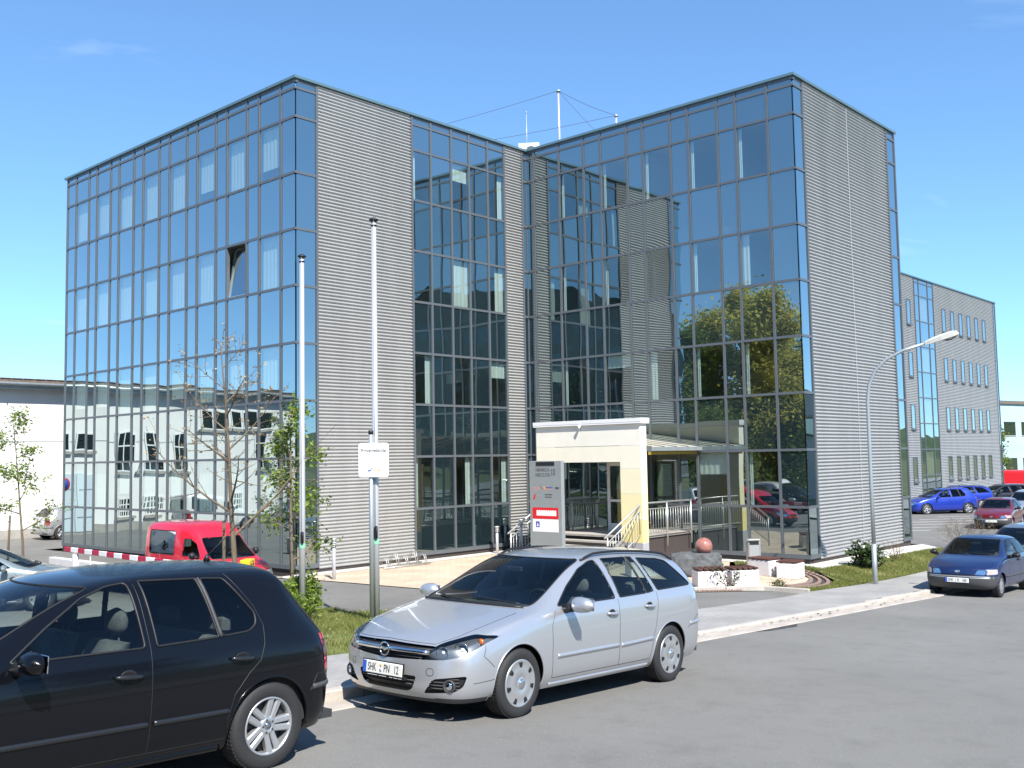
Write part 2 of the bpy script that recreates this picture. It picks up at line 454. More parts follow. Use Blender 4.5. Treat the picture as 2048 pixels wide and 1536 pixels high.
M['asphalt'] = ground_mat('road_asphalt', [(.30, (.150, .146, .136)), (.42, (.174, .170, .159)), (.54, (.186, .182, .170)), (.66, (.215, .21, .197))], (.42, 60), .9, .6, 90, .008, extra=34)
M['asphalt_old'] = ground_mat('drive_asphalt', [(.30, (.135, .131, .122)), (.5, (.172, .167, .157)), (.72, (.22, .214, .20))], (.5, 120), .92, .4, 110, .006, extra=26)
M['grass_soil'] = ground_mat('lawn_soil', [(.36, (.34, .27, .15)), (.46, (.24, .22, .085)), (.56, (.14, .17, .045)), (.70, (.21, .215, .075))], (1.1, 22), .95, .8, 45, .03)
M['earth'] = ground_mat('rough_ground', [(.35, (.13, .12, .05)), (.5, (.09, .11, .03)), (.7, (.16, .14, .07))], (.12, 6), .95, .5, 20, .05)
M['gravel'] = ground_mat('white_gravel', [(.36, (.40, .37, .31)), (.5, (.68, .66, .60)), (.66, (.80, .79, .76))], (9, 38), .95, 1.0, 34, .05)
M['sidewalk'] = paver_mat('sidewalk_pavers', (.30, .292, .278), (.33, .32, .306), (.235, .227, .214), .2, .1, RPH, .006)
M['tan_pavers'] = paver_mat('tan_pavers', (.52, .41, .30), (.57, .45, .335), (.45, .35, .26), .2, .2, 0.3, .007)
M['brown_pavers'] = paver_mat('brown_pavers', (.24, .165, .13), (.30, .20, .16), (.17, .13, .11), .2, .1, .5, .012)
M['kerb'] = pmat('kerb_stone', (.45, .41, .36), .9, var=.14, vscale=3, bump=.2, bscale=40)
M['gutter'] = pmat('gutter_slab', (.41, .365, .32), .9, var=.16, vscale=2.2, bump=.2, bscale=40)
M['line_white'] = pmat('road_paint', (.72, .72, .70), .8, var=.15, vscale=12)

# base sheet to the horizon
def _axis(a, b, st_, far):
    v = list(np.arange(a, b + .01, st_)); k = st_
    lo, hi = [], []
    x = a; y_ = b
    while x > -far:
        k *= 1.6; x -= k; lo.append(x); y_ += k; hi.append(y_)
    return lo[::-1] + [float(q) for q in v] + hi
mb = MB()
AX, AY = _axis(-45, 100, 1.5, 1500), _axis(-40, 60, 1.5, 1500)
mb.grid([[(x, y, tz(x, y) - .10) for x in AX] for y in AY])
tag(mb.build('ground', M['earth']), kind='structure')

def band(s0, s1, t0, t1, n=80):
    lo = [xy(s0 + (s1 - s0) * i / n, t0) for i in range(n + 1)]
    hi = [xy(s0 + (s1 - s0) * i / n, t1) for i in range(n, -1, -1)]
    return lo + hi
def strip(name, s0, s1, t0, t1, mat, dz, n=220, m=6):
    dzf = dz if callable(dz) else (lambda s: dz)
    mb = MB()
    mb.grid([[(*xy(s0 + (s1 - s0) * i / n, t0 + (t1 - t0) * j / m), 0) for i in range(n + 1)] for j in range(m + 1)])
    mb.v = [(x, y, tz(x, y) + dzf(st(x, y)[0])) for x, y, _ in mb.v]
    return mb.build(name, mat)
def kerb_h(s):      # full height by the parked cars, dropped at the driveway crossing
    return 0.11 - 0.055 * sstep(s, 8.3, 9.2) + 0.045 * sstep(s, 20.5, 22.5)
ROADT, KT0, KT1, SWT = 7.49, 7.83, 7.97, 9.62
tag(strip('road', -70, 140, -0.4, ROADT, M['asphalt'], 0.0), kind='structure')
tag(strip('far_pavement', -70, 140, -3.2, -0.4, M['sidewalk'], 0.10), kind='structure')
tag(strip('sidewalk', -70, 36.0, KT1 + .002, SWT, M['sidewalk'], lambda s: kerb_h(s) - .006, 300, 4), kind='structure')

# gutter slabs and kerb stones, each its own piece near the camera
gut = tag(strip('gutter', -70, 36, ROADT + .002, KT0 - .002, M['gutter'], -0.03, 120, 2), kind='structure')
kb = tag(strip('kerb', -70, 36, KT0 + .004, KT1 - .004, M['kerb'], -0.02, 120, 2), kind='structure')
s_ = -3.0
while s_ < 34:
    L = 1.0
    mb = MB()
    x0, y0 = xy(s_ + L / 2, (KT0 + KT1) / 2); zb = tz(x0, y0); h = kerb_h(s_ + L / 2)
    mb.cbox((0, 0, h / 2 - .06), (L - .012, KT1 - KT0, h + .12), .014)
    o = mb.build('kerb_stone', M['kerb'], kb, (x0, y0, zb + rnd.uniform(-.004, .004)), (0, R(3.26) if s_ < 24 else R(1.2), RPH + rnd.uniform(-.004, .004)))
    mb = MB(); x0, y0 = xy(s_ + L / 2, (ROADT + KT0) / 2)
    mb.cbox((0, 0, -.03), (L - .010, KT0 - ROADT - .008, .08), .008)
    o = mb.build('gutter_slab', M['gutter'], gut, (x0, y0, tz(x0, y0) + rnd.uniform(-.003, .003)), (0, R(3.26) if s_ < 24 else R(1.2), RPH))
    s_ += L

LOT = [(-45, 20.5), (-45, 46.9), (30, 46.9), (30, 39.9), (16.85, 39.9), (16.85, 22.6), (17.3, 18.5), (18.8, 15.6), (20.5, 13.3), (22.0, 12.1), (22.1, 10.75), (21.85, 10.58), xy(8.0, SWT + .004), (-45, SWT - 2.2)]
tag(drape('driveway', LOT, M['asphalt_old'], 0.008, 0.7), kind='structure')
ISL = [xy(-69, SWT + .01), xy(9.0, SWT + .01), (9.55, 11.2), (11.55, 11.65), (12.85, 13.05), (13.5, 14.2), (13.45, 15.4), (13.05, 16.3), (13.45, 17.4), (12.78, 18.55), (10.0, 18.35), (9.05, 16.3), (7, 13.1), (-45, 11.4)]
tag(drape('grass_island', ISL, M['grass_soil'], 0.05, 0.45), kind='structure')
FORE = [(16.72, 23.35), (26.8, 23.35), (26.8, 15.6), (25.55, 14.9), (25.75, 13.6), (25.5, 12.8), (24.9, 12.15), (24.0, 11.85), (23.0, 11.9), (21.95, 12.35), (20.7, 13.2), (18.75, 15.5), (17.25, 18.4)]
tag(drape('forecourt', FORE, M['tan_pavers'], 0.03, 0.6), kind='structure')
# dark paver border, built row of stones on the curved edge
brd = [(17.25, 18.4), (18.75, 15.5), (20.7, 13.2), (21.95, 12.35), (23.0, 11.9), (24.0, 11.85), (24.9, 12.15), (25.5, 12.8), (25.75, 13.6), (25.55, 14.9)]
def offs(pl, d):
    out = []
    for i, p in enumerate(pl):
        a, b = pl[max(i - 1, 0)], pl[min(i + 1, len(pl) - 1)]; L = math.hypot(b[0] - a[0], b[1] - a[1])
        out.append((p[0] + (b[1] - a[1]) / L * d, p[1] - (b[0] - a[0]) / L * d))
    return out
def dense(pl, step):
    out = []
    for i in range(len(pl) - 1):
        a, b = pl[i], pl[i + 1]; k = max(1, int(math.hypot(b[0] - a[0], b[1] - a[1]) / step))
        out += [(a[0] + (b[0] - a[0]) * j / k, a[1] + (b[1] - a[1]) * j / k) for j in range(k)]
    return out + [pl[-1]]
def smooth_pl(pl, it=3):
    for _ in range(it):
        q = [pl[0]]
        for i in range(len(pl) - 1):
            a, b = pl[i], pl[i + 1]
            q += [(a[0] * .75 + b[0] * .25, a[1] * .75 + b[1] * .25), (a[0] * .25 + b[0] * .75, a[1] * .25 + b[1] * .75)]
        pl = q + [pl[-1]]
    return pl
brd = smooth_pl(brd, 2)
bo = tag(drape('paver_border', offs(brd, .02) + offs(brd, .62)[::-1], M['plinth'], 0.02, .5), kind='structure')
mb = MB(); mb.cbox((0, 0, 0), (.195, .095, .06), .008); pave_me = mb.mesh('border_paver'); pave_me.materials.append(M['brown_pavers'])
for row, d in enumerate((.09, .195, .30, .405, .51)):
    q = dense(offs(brd, d), .01); acc = 0; last = None
    pts = [q[0]]
    for i in range(1, len(q)):
        acc += math.hypot(q[i][0] - q[i - 1][0], q[i][1] - q[i - 1][1])
        if acc >= .205: pts.append(q[i]); acc = 0
    for i in range(len(pts) - 1):
        a, b = pts[i], pts[i + 1]; c = ((a[0] + b[0]) / 2, (a[1] + b[1]) / 2)
        if row in (0, 2, 4) and c[0] > 19.5:
            link('border_paver', pave_me, None, bo, (c[0], c[1], tz(*c) + .03 + rnd.uniform(-.003, .003)), (0, 0, math.atan2(b[1] - a[1], b[0] - a[0]) + rnd.uniform(-.02, .02)))
RG = [(21.95, 10.70), xy(30, SWT + .01), xy(36.2, SWT + .01), (36.3, 12.75), (26.85, 12.72), (26.83, 15.5), (25.8, 14.8)] + offs(brd, .64)[::-1][0:0] + [(26.2, 13.9), (26.35, 13.3), (26.1, 12.4), (25.3, 11.6), (24.0, 11.22), (22.8, 11.3), (21.9, 11.72)]
tag(drape('grass_verge', RG, M['grass_soil'], 0.045, 0.5), kind='structure')
tag(drape('gravel_strip', [(16.5, 23.98), (16.5, 23.36), (26.81, 23.36), (26.81, 12.73), (36.3, 12.76), (36.3, 13.36), (27.44, 13.36), (27.44, 23.98)], M['gravel'], 0.035, .5), kind='structure')
tag(drape('parking_area', [xy(36.35, SWT + .3), xy(95, SWT + .3), (100, 23.95), (36.3, 23.95), (36.3, 13.4), (36.35, 12.7)], M['asphalt_old'], 0.02, 1.2), kind='structure')
# low kerb stones between drive and verge
q = [(21.9, 10.62), (21.78, 11.72), (20.22, 12.93)]
ek = tag(drape('edge_kerb', [(21.88, 10.7), (21.77, 11.74), (20.22, 12.93), (20.32, 13.02), (21.86, 11.84), (21.98, 10.7)], M['kerb'], .02, .5), kind='structure')
for a, b, k in (((21.93, 10.7), (21.82, 11.8), 1), ((21.82, 11.8), (20.26, 12.98), 2), ((20.26, 12.98), (18.6, 15.3), 3)):
    for i in range(k):
        p0 = (a[0] + (b[0] - a[0]) * i / k, a[1] + (b[1] - a[1]) * i / k); p1 = (a[0] + (b[0] - a[0]) * (i + 1) / k, a[1] + (b[1] - a[1]) * (i + 1) / k)
        L = math.hypot(p1[0] - p0[0], p1[1] - p0[1]); c = ((p0[0] + p1[0]) / 2, (p0[1] + p1[1]) / 2)
        mb = MB(); mb.cbox((0, 0, 0), (L - .015, .10, .26), .015)
        mb.build('kerb_stone', M['kerb'], ek, (c[0], c[1], tz(*c) + .0), (0, 0, math.atan2(p1[1] - p0[1], p1[0] - p0[0])))

# tar joints, a patched trench and a drain in the carriageway
def road_patch(name, pts, mat, dz):
    mb = MB(); mb.poly([(*xy(*p), 0) for p in pts]); mb.v = [(x, y, tz(x, y) + dz) for x, y, _ in mb.v]; return tag(mb.build(name, mat), kind='structure')
M['tar'] = pmat('tar_joint', (.055, .053, .05), .7, var=.3, vscale=6)
M['patch'] = ground_mat('patched_asphalt', [(.3, (.115, .112, .105)), (.5, (.15, .146, .138)), (.7, (.20, .195, .185))], (.6, 70), .9, .5, 90, .006, extra=40)
_g = random.Random(5)
def tar_line(s0, t0, s1, t1, w_=.012, n=26, wob=.03):
    a, b = [], []
    for i in range(n + 1):
        u = i / n; s, t = s0 + (s1 - s0) * u, t0 + (t1 - t0) * u + _g.gauss(0, wob); ww = w_ * _g.uniform(.5, 1.3); a.append((s, t - ww)); b.append((s, t + ww))
    mb = MB(); mb.grid([[(*xy(*p), 0) for p in a], [(*xy(*p), 0) for p in b]]); mb.v = [(x, y, tz(x, y) + .004) for x, y, _ in mb.v]; tag(mb.build('tar_joint', M['tar']), kind='structure')
tar_line(12.2, 1.0, 12.9, 7.4, .008, 30, .05); tar_line(22.5, 1.2, 21.6, 7.4, .008, 30, .05)
road_patch('road_patch', [(15.3, 7.36), (16.2, 7.30), (16.6, 7.47), (15.0, 7.47)], M['tar'], .004)
# ================================================================ office building (local origin at the front left corner)
X1, Y1, LA, LB, LC, LD = 17.2, 24.0, 15.15, 10.26, 10.65, 7.71
H0, H1, H2, MODH, H10 = 14.60, 14.252, 13.390, 1.675, 0.231
ROWZ = [H0 - .12, H1] + [H2 - MODH * i for i in range(8)] + [H10]
BLD = thing('office_building', 'four storey office building of blue mirrored glass and horizontal corrugated aluminium', 'building', (X1, Y1, 0))
pane_cache = {}
def pane_mesh(w_, h_, mat):
    k = (round(w_, 3), round(h_, 3), mat.name)
    if k not in pane_cache:
        mb = MB()
        if mat.name.startswith('vision'): mb.poly([(-w_ / 2, .01, -h_ / 2), (-w_ / 2, .01, h_ / 2), (w_ / 2, .01, h_ / 2), (w_ / 2, .01, -h_ / 2)])
        else: mb.box((0, 0, 0), (w_, .02, h_))
        me = mb.mesh('glass_pane'); me.materials.append(mat); pane_cache[k] = me
    return pane_cache[k]
rp = random.Random(3)
FW = 0.074     # frame width
def facade(p0, d, n, cols, rows, vision, curtains=None, special=None, capcol=True):
    """p0 start, d direction, n outward normal (2D unit); cols distances; rows heights from the top down"""
    P = lambda a, b, z: (p0[0] + d[0] * a + n[0] * b, p0[1] + d[1] * a + n[1] * b, z)
    rz = math.atan2(-n[0], n[1])
    def fbox(mb, a0, a1, b0, b1, z0, z1):
        c = P((a0 + a1) / 2, (b0 + b1) / 2, (z0 + z1) / 2)
        mb.box(c, (a1 - a0, b1 - b0, z1 - z0), math.atan2(d[1], d[0]) if abs(n[0] * d[1] - n[1] * d[0]) else 0)
    mb = MB()
    c0, c1 = cols[0], cols[-1]
    for i, c in enumerate(cols):
        if c in (0.0,) and capcol: continue
        fbox(mb, c - FW / 2, c + FW / 2, -.06, .055, rows[-1] - .04, rows[0])
    for i, z in enumerate(rows):
        hh = FW / 2 if 0 < i < len(rows) - 1 else .06
        fbox(mb, c0 - (.0 if not capcol else .055), c1 + .03, -.06, .052 if i else .03, z - hh, z + hh)
    fr = mb.build('curtain_wall_frame', M['frame'], BLD)
    for i in range(len(cols) - 1):
        for j in range(len(rows) - 1):
            w_, h_ = cols[i + 1] - cols[i], rows[j] - rows[j + 1]
            if w_ < .12: continue
            vis = (i, j) in vision
            me = pane_mesh(w_ - .03, h_ - .03, M['vision'] if vis else M['spandrel'])
            loc = P((cols[i] + cols[i + 1]) / 2, .012, (rows[j] + rows[j + 1]) / 2)
            tx, ty = rp.gauss(0, .0016), rp.gauss(0, .0016)
            if special and (i, j) in special:
                ang = R(-9)      # tilted-in casement, hinged at the sill
                hh = h_ / 2 - .02
                loc = P((cols[i] + cols[i + 1]) / 2, .012 - hh * math.sin(R(9)), (rows[j] + rows[j + 1]) / 2 - hh * (1 - math.cos(R(9))))
                o = link('glass_pane', me, None, fr, loc, (ang * -1, 0, rz))
                sb = MB(); W2, H2_ = w_ / 2 - .015, h_ / 2 - .015
                for a, b in (((-W2, -H2_), (-W2 + .06, H2_)), ((W2 - .06, -H2_), (W2, H2_)), ((-W2, -H2_), (W2, -H2_ + .06)), ((-W2, H2_ - .06), (W2, H2_))):
                    sb.box2((a[0], -.07, a[1]), (b[0], -.012, b[1]))
                sb.build('casement_frame', M['white_gloss'], fr, loc, (ang * -1, 0, rz))
                rv = MB(); zc = (rows[j] + rows[j + 1]) / 2
                fbox(rv, cols[i] + .03, cols[i] + .05, -.30, -.06, rows[j + 1] + .04, rows[j] - .04)
                rv.build('window_reveal', M['white_gloss'], fr)
                continue
            link('glass_pane', me, None, fr, loc, (tx, 0, rz + ty))
            if vis:
                kind = curtains(i, j) if curtains else None
                if kind:
                    a, b, z0f = kind
                    cb = MB(); N = max(4, int((b - a) * w_ / .09))
                    top, bot = rows[j] - .05, rows[j + 1] + .04 + (rows[j] - rows[j + 1]) * z0f
                    prev = None
                    rowsp = []
                    for zz in (top, bot):
                        rowsp.append([P(cols[i] + w_ * (a + (b - a) * k / N), -.10 + (.007 if k % 2 else -.007), zz) for k in range(N + 1)])
                    cb.grid(rowsp, smooth=False)
                    cb.build('curtain_or_reveal', M['curtain_or_reveal'], fr)  # narrow ones on the right wing stand in for sunlit window reveals
    return fr

def corrugated(p0, d, n, a0, a1, z0, z1, name='corrugated_sheet', parent=None, pitch=.1047, amp=.023, seg=8):
    mb = MB(); N = int(round((z1 - z0) / pitch * seg)); rows = []
    for k in range(N + 1):
        z = z1 - (z1 - z0) * k / N
        b = .022 + amp * math.cos(2 * math.pi * (z1 - z) / pitch)
        rows.append([(p0[0] + d[0] * a + n[0] * b, p0[1] + d[1] * a + n[1] * b, z) for a in (a0, a1)])
    mb.grid(rows, flip=(d[0] * n[1] - d[1] * n[0]) > 0)
    return mb.build(name, M['alu'], parent or BLD)

cA = [0.0, .70, 1.83, 2.49, 3.61, 4.26, 5.40, 6.06, 7.19, 7.88, 9.01, 9.70, 10.80, 11.46, 12.54, 13.21, 14.29, 15.05]
VR = (2, 4, 6, 8)
visA = {(i, j) for i in range(1, 16, 2) for j in VR}
rc = random.Random(11)
def curA(i, j):
    if j == 8: return (rc.choice((.0, .45)), 1.0, rc.choice((0, .3)))
    if j == 4: return (.02, 1.0, 0)
    return (.02, 1.0, rc.choice((0, 0, .08, .2)))
fA = facade((0, 0), (0, 1), (-1, 0), cA, ROWZ, visA, curA, special={(3, 4)})
# front with corrugated panels
fB0 = facade((0, 0), (1, 0), (0, -1), [0.0, .74], ROWZ, set())
corrugated((0, 0), (1, 0), (0, -1), .785, 4.52, .12, H0 - .1)
cB = [4.56, 5.40, 6.35, 7.21, 8.14, 9.02]
def curB(i, j):
    return rc.choice(((0, 1.0, 0), (.5, 1.0, 0), (.72, 1.0, 0), (0, .3, 0), (0, 1.0, .6), None))
fB = facade((0, 0), (1, 0), (0, -1), cB, ROWZ, {(i, j) for i in (0, 2, 4) for j in VR}, curB, capcol=False)
corrugated((0, 0), (1, 0), (0, -1), 9.065, 9.95, .12, H0 - .1)
facade((0, 0), (1, 0), (0, -1), [9.99, 10.26], ROWZ, set(), capcol=False)
cC = [.0, .40, 1.59, 2.71, 3.46, 4.58, 5.23, 6.32, 7.0, 8.08, 8.73, 9.81, 10.65]
cCf = [round(LC - c, 3) for c in cC[::-1]]     # from the outer corner towards the inner corner
n_ = len(cCf) - 1
def curRevealC(i, j):
    q = rc.random()
    if q < .45: return (.88, .99, 0)  # narrow pale strip added in place of a sunlit window reveal
    if q < .60: return (.75, .99, 0)  # wider strip, also standing in for the sunlit reveal
    if q < .72: return (.02, .99, rc.choice((.55, .7)))
    return None
fC = facade((LB, -LC), (0, 1), (-1, 0), cCf, ROWZ, {(i, j) for i in (1, 3, 5, 7, 9) for j in VR}, curRevealC)
fD = facade((LB, -LC), (1, 0), (0, -1), [0.0, .58], ROWZ, set())
corrugated((LB, -LC), (1, 0), (0, -1), .625, 3.72, .12, H0 - .1)
corrugated((LB, -LC), (1, 0), (0, -1), 3.735, 6.95, .12, H0 - .1)
mb = MB(); mb.box((LB + 3.727, -LC - .032, (H0) / 2), (.02, .02, H0 - .25)); mb.build('sheet_joint', M['alupole'], BLD)
facade((LB, -LC), (1, 0), (0, -1), [7.0, LD], ROWZ, set(), capcol=False)
# plain back and hidden sides, roof, copings, plinth, interior storeys
mb = MB()
for x0, y0, x1, y1 in ((.16, .16, LB + 3, LA - .1), (LB + .16, -LC + .16, LB + LD - .05, LA - .1)):
    mb.box2((x0, y0, H0 - .42), (x1, y1, H0 - .22))
mb.build('flat_roof', M['roof'], BLD)
mb = MB()
def cop(x0, y0, x1, y1): mb.box2((x0, y0, H0 - .075), (x1, y1, H0 + .005))
cop(-.10, -.098, .22, LA + .1); cop(.222, -.10, LB + .2, .22)
cop(LB - .10, -LC - .098, LB + .22, -.102); cop(LB + .222, -LC - .10, LB + LD + .1, -LC + .22); cop(LB + LD - .2, -LC + .222, LB + LD + .1, LA)
mb.build('roof_coping', M['coping'], BLD)
mb = MB()
mb.box2((-.005, .0, -.3), (.2, LA - .1, .19)); mb.box2((.202, -.0, -.3), (LB, .2, .19))
mb.box2((LB - .003, -LC + .02, -.3), (LB + .2, .0, .19)); mb.box2((LB + .202, -LC + .003, -.4), (LB + LD, -LC + .2, .19))
mb.build('plinth', M['plinth'], BLD)
mb = MB()
for zt, zb_ in ((H0 - .43, 13.50), (10.95, 10.15), (7.60, 6.80), (4.25, 3.45), (.9, .05)):
    mb.box2((.22, .22, zb_), (LB + .15, LA - .2, zt)); mb.box2((LB + .22, -LC + .22, zb_), (LB + LD - .3, LA - .2, zt))
mb.build('floor_slabs', M['room'], BLD)
mb = MB(); mb.box2((4.6, 4.6, .1), (LB + 4.8, LA - .5, H0 - .5)); mb.box2((LB + 4.82, -LC + .3, .1), (LB + LD - .4, LA - .5, H0 - .5))
for y in (3.0, 6.6, 10.1): mb.box2((.5, y - .06, .1), (4.6, y + .06, H0 - .5))
for y in (-2.0, -5.2, -8.4): mb.box2((LB + .5, y - .06, .1), (LB + 4.82, y + .06, H0 - .5))
for x in (3.9, 6.8, 9.6): mb.box2((x - .06, .5, .1), (x + .06, 4.6, H0 - .5))
mb.build('inner_walls', M['room'], BLD)
mb = MB(); mb.box2((.02, LA - .09, .0), (LB + LD - .1, LA, H0 - .1)); mb.box2((LB + LD - .09, -LC + .05, .0), (LB + LD - .01, LA - .1, H0 - .1))
mb.box2((.8, .04, .1), (4.5, .14, H0 - .1)); mb.box2((9.1, .04, .1), (9.95, .14, H0 - .1)); mb.box2((LB + .62, -LC + .04, .1), (LB + 6.98, -LC + .14, H0 - .1))
mb.build('back_wall', M['concrete_grey'], BLD)
# side entrance beside the far corner: small lamp and canopy block
mb = MB(); mb.box2((LB + LD + .0, -LC + .3, 5.0), (LB + LD + .55, -LC + 1.6, 5.35)); mb.build('side_canopy', M['white_gloss'], BLD)

# ---- rear wing (same plane as the front, further along)
EW = thing('rear_wing', 'far corrugated office wing with rows of narrow upright windows beside the parking area', 'building', (X1 + 43, Y1, -.38))
E0, E1 = 0.0, 82.3 - X1 - 43
EB = lambda x: x - X1 - 43
def on(parent_old):
    pass
_B = BLD; BLD = EW
zz = .38
corrugated((0, 0), (1, 0), (0, -1), E0, EB(65.50), .05, H0 + zz - .1, pitch=.1047, seg=6)
corrugated((0, 0), (1, 0), (0, -1), EB(69.05), E1 - .5, .05, H0 + zz - .1, pitch=.1047, seg=6)
rowsE = [r_ + zz for r_ in ROWZ]
facade((0, 0), (1, 0), (0, -1), [EB(65.6), EB(66.4), EB(68.0), EB(69.0)], rowsE, {(1, j) for j in VR}, lambda i, j: (0, 1, 0), capcol=False)
facade((0, 0), (1, 0), (0, -1), [E1 - .45, E1], rowsE, set(), capcol=False)
mb = MB(); mb.box2((E0, .05, -.3), (E1 - .01, .16, H0 + zz - .1)); mb.box2((E0, .17, -.3), (E1 - .02, 13, H0 + zz - .3)); mb.build('wall', M['concrete_grey'], EW)
mb = MB(); mb.box2((E0, -.10, H0 + zz - .075), (E1 + .1, .2, H0 + zz + .005)); mb.box2((E1 - .1, .202, H0 + zz - .075), (E1 + .1, 13, H0 + zz + .005)); mb.build('roof_coping', M['coping'], EW)
wx = [EB(64.45)] + [EB(70.85 + 1.70 * i) for i in range(6)]
win_red = {(2, 3), (3, 3)}
for fl in range(4):
    zb_ = 1.26 + 3.37 * fl + zz
    for k, x in enumerate(wx):
        mb = MB(); W, H = .70, 1.58
        for a, b in (((-W / 2, 0), (-W / 2 + .06, H)), ((W / 2 - .06, 0), (W / 2, H)), ((-W / 2 + .06, 0), (W / 2 - .06, .06)), ((-W / 2 + .06, H - .06), (W / 2 - .06, H))):
            mb.box2((a[0], -.075, a[1]), (b[0], .06, b[1]))
        f_ = mb.build('window', M['frame'], EW, (x, 0, zb_))
        link('glass_pane', pane_mesh(W - .1, H - .1, M['vision']), None, f_, (0, -.045, H / 2), (rp.gauss(0, .002), 0, math.pi + rp.gauss(0, .002)))
        mb = MB(); mb.box2((-W / 2 - .04, -.13, -.07), (W / 2 + .04, -.0, 0)); mb.build('sill', M['frame'], f_)
        mb = MB(); zt = H - .07
        z0 = rc.choice((.06, .5)) if fl > 1 else rc.choice((.7, 1.1, 1.3))
        mb.box2((-W / 2 + .07, .0, z0), (W / 2 - .07, .035, zt)); mb.build('blind', M['curtain_or_reveal'] if not (fl == 0 and k in (2, 3)) else M['red_gloss'], f_)
BLD = _B
from mathutils import noise as mnoise
# ================================================================ trees
def branch_tree(seed, height, trunk_r, spread, first=.28, levels=3, nb=7, up=.55, droop=0.0, lean=0.0, curve=.12, conical=0.5):
    """returns trunk mesh builder and a list of twig points (pos, dir, size)"""
    g = random.Random(seed); mb = MB(); tips = []
    def limb(p, d, L, r0, r1, lev, seg):
        pts = [p]; n = max(3, int(5 - lev)); q = p.copy(); dd = d.copy()
        for i in range(n):
            cv = curve if lev else curve * .3; dd = (dd + Vector((g.gauss(0, cv), g.gauss(0, cv), g.gauss(0, cv * .6) + (.05 if lev else 0) - droop * lev))).normalized()
            q = q + dd * (L / n); pts.append(q.copy())
        rad = [r0 + (r1 - r0) * i / n for i in range(n + 1)]
        mb.tube(pts, rad, seg, cap=False)
        return pts, rad
    tp, tr = limb(Vector((0, 0, -.1)), Vector((lean, lean * .5, 1)).normalized(), height, trunk_r, trunk_r * .12, 0, 9)
    def at(pts, t):
        f = t * (len(pts) - 1); i = min(int(f), len(pts) - 2); return pts[i].lerp(pts[i + 1], f - i), (pts[i + 1] - pts[i]).normalized()
    def grow(pts, rad, lev, t0, count, L):
        for k in range(count):
            t = t0 + (1 - t0) * (k + g.uniform(.1, .9)) / count
            p, ax = at(pts, t); az = k * 2.4 + g.uniform(-.5, .5)
            side = Vector((math.cos(az), math.sin(az), 0)); side = (side - ax * side.dot(ax)).normalized()
            d = (side + ax * (up + g.uniform(-.15, .25))).normalized()
            LL = L * g.uniform(.7, 1.2) * ((1 - conical * (t - t0) / (1 - t0)) if lev == 1 else 1)
            ri = rad[min(int(t * (len(rad) - 1)), len(rad) - 1)] * .55
            pts2, rad2 = limb(p, d, LL, max(ri, .004), max(ri * .25, .0025), lev, 6 if lev == 1 else 4)
            if lev < levels: grow(pts2, rad2, lev + 1, .25, nb if lev == 1 else max(3, nb - 2), LL * .48)
            for tt in (.45, .7, 1.0):
                if lev >= levels - 1 or tt == 1.0:
                    q, a2 = at(pts2, min(tt, .999)); tips.append((q, a2, LL))
    grow(tp, tr, 1, first, nb + 3, spread)
    tips.append((tp[-1], Vector((0, 0, 1)), spread * .3))
    return mb, tips

def leaf_mesh(tips, n, size, scatter, seed, flat=.5, aspect=1.7):
    g = np.random.default_rng(seed); T = np.array([tuple(t[0]) for t in tips])
    idx = g.integers(0, len(T), n); c = T[idx] + g.normal(0, scatter, (n, 3))
    s = size * g.uniform(.6, 1.25, n)
    a = g.normal(0, 1, (n, 3)); a[:, 2] *= flat; a /= np.linalg.norm(a, axis=1)[:, None]
    b = g.normal(0, 1, (n, 3)); b -= a * (a * b).sum(1)[:, None]; b /= np.linalg.norm(b, axis=1)[:, None]
    nn = np.cross(a, b)
    hs = s[:, None]
    v = np.stack([c - a * hs * .5 * aspect / 1.3, c + b * hs * .32 + nn * hs * .08, c + a * hs * .5 * aspect / 1.3 + nn * hs * -.05, c - b * hs * .32 + nn * hs * .08], 1).reshape(-1, 3)
    f = np.arange(4 * n).reshape(-1, 4)
    me = bpy.data.meshes.new('crown'); me.vertices.add(4 * n); me.vertices.foreach_set('co', v.ravel())
    me.loops.add(4 * n); me.loops.foreach_set('vertex_index', f.ravel().astype(np.int32)); me.polygons.add(n)
    me.polygons.foreach_set('loop_start', (np.arange(n) * 4).astype(np.int32)); me.update(); me.validate()
    return me

def tree(name, label, loc, seed, height, spread, tr, leaf, n, size, scatter, cat='tree', bark='bark', group=None, **kw):
    o = thing(name, label, cat, loc, group=group)
    mb, tips = branch_tree(seed, height, tr, spread, **kw)
    mb.build('trunk', M[bark], o)
    if n: link('crown', leaf_mesh(tips, n, size, scatter, seed), M[leaf], o)
    return o, tips
def gl(x, y): return (x, y, tz(x, y))

# young trees on the island and in the lot
tree('bare_tree', 'young bare tree with buds tied to stakes behind the black hatchback', gl(11.15, 17.55), 5, 5.6, 1.95, .07, 'bud', 700, .05, .03, first=.32, levels=2, nb=9, up=.75, curve=.10, lean=.0, conical=.6)
tree('young_leafy_tree', 'slim young tree with fresh leaves beside the flagpole and the red van', gl(13.05, 18.3), 8, 4.55, .80, .055, 'leaf_fresh', 1900, .085, .10, first=.25, levels=2, nb=6, up=.35, conical=.35)
tree('young_hornbeam', 'slender young tree with loose green leaves in front of the white wall', gl(12.6, 31.3), 13, 4.9, 1.0, .045, 'leaf_fresh', 1700, .085, .09, first=.28, levels=2, nb=6, up=.5, conical=.55)
def stake(x, y, h, label, dx=0, dy=0):
    o = thing('tree_stake', label, 'stake', gl(x, y))
    mb = MB(); mb.tube([(0, 0, -.1), (dx, dy, h)], [.035, .032], 7); mb.build('post', M['post_wood'], o)
    mb = MB(); mb.tube([(-.04, -.04, h - .2), (.04, .0, h - .17), (.03, .04, h - .2)], .012, 5); mb.build('tie', M['dark'], o)
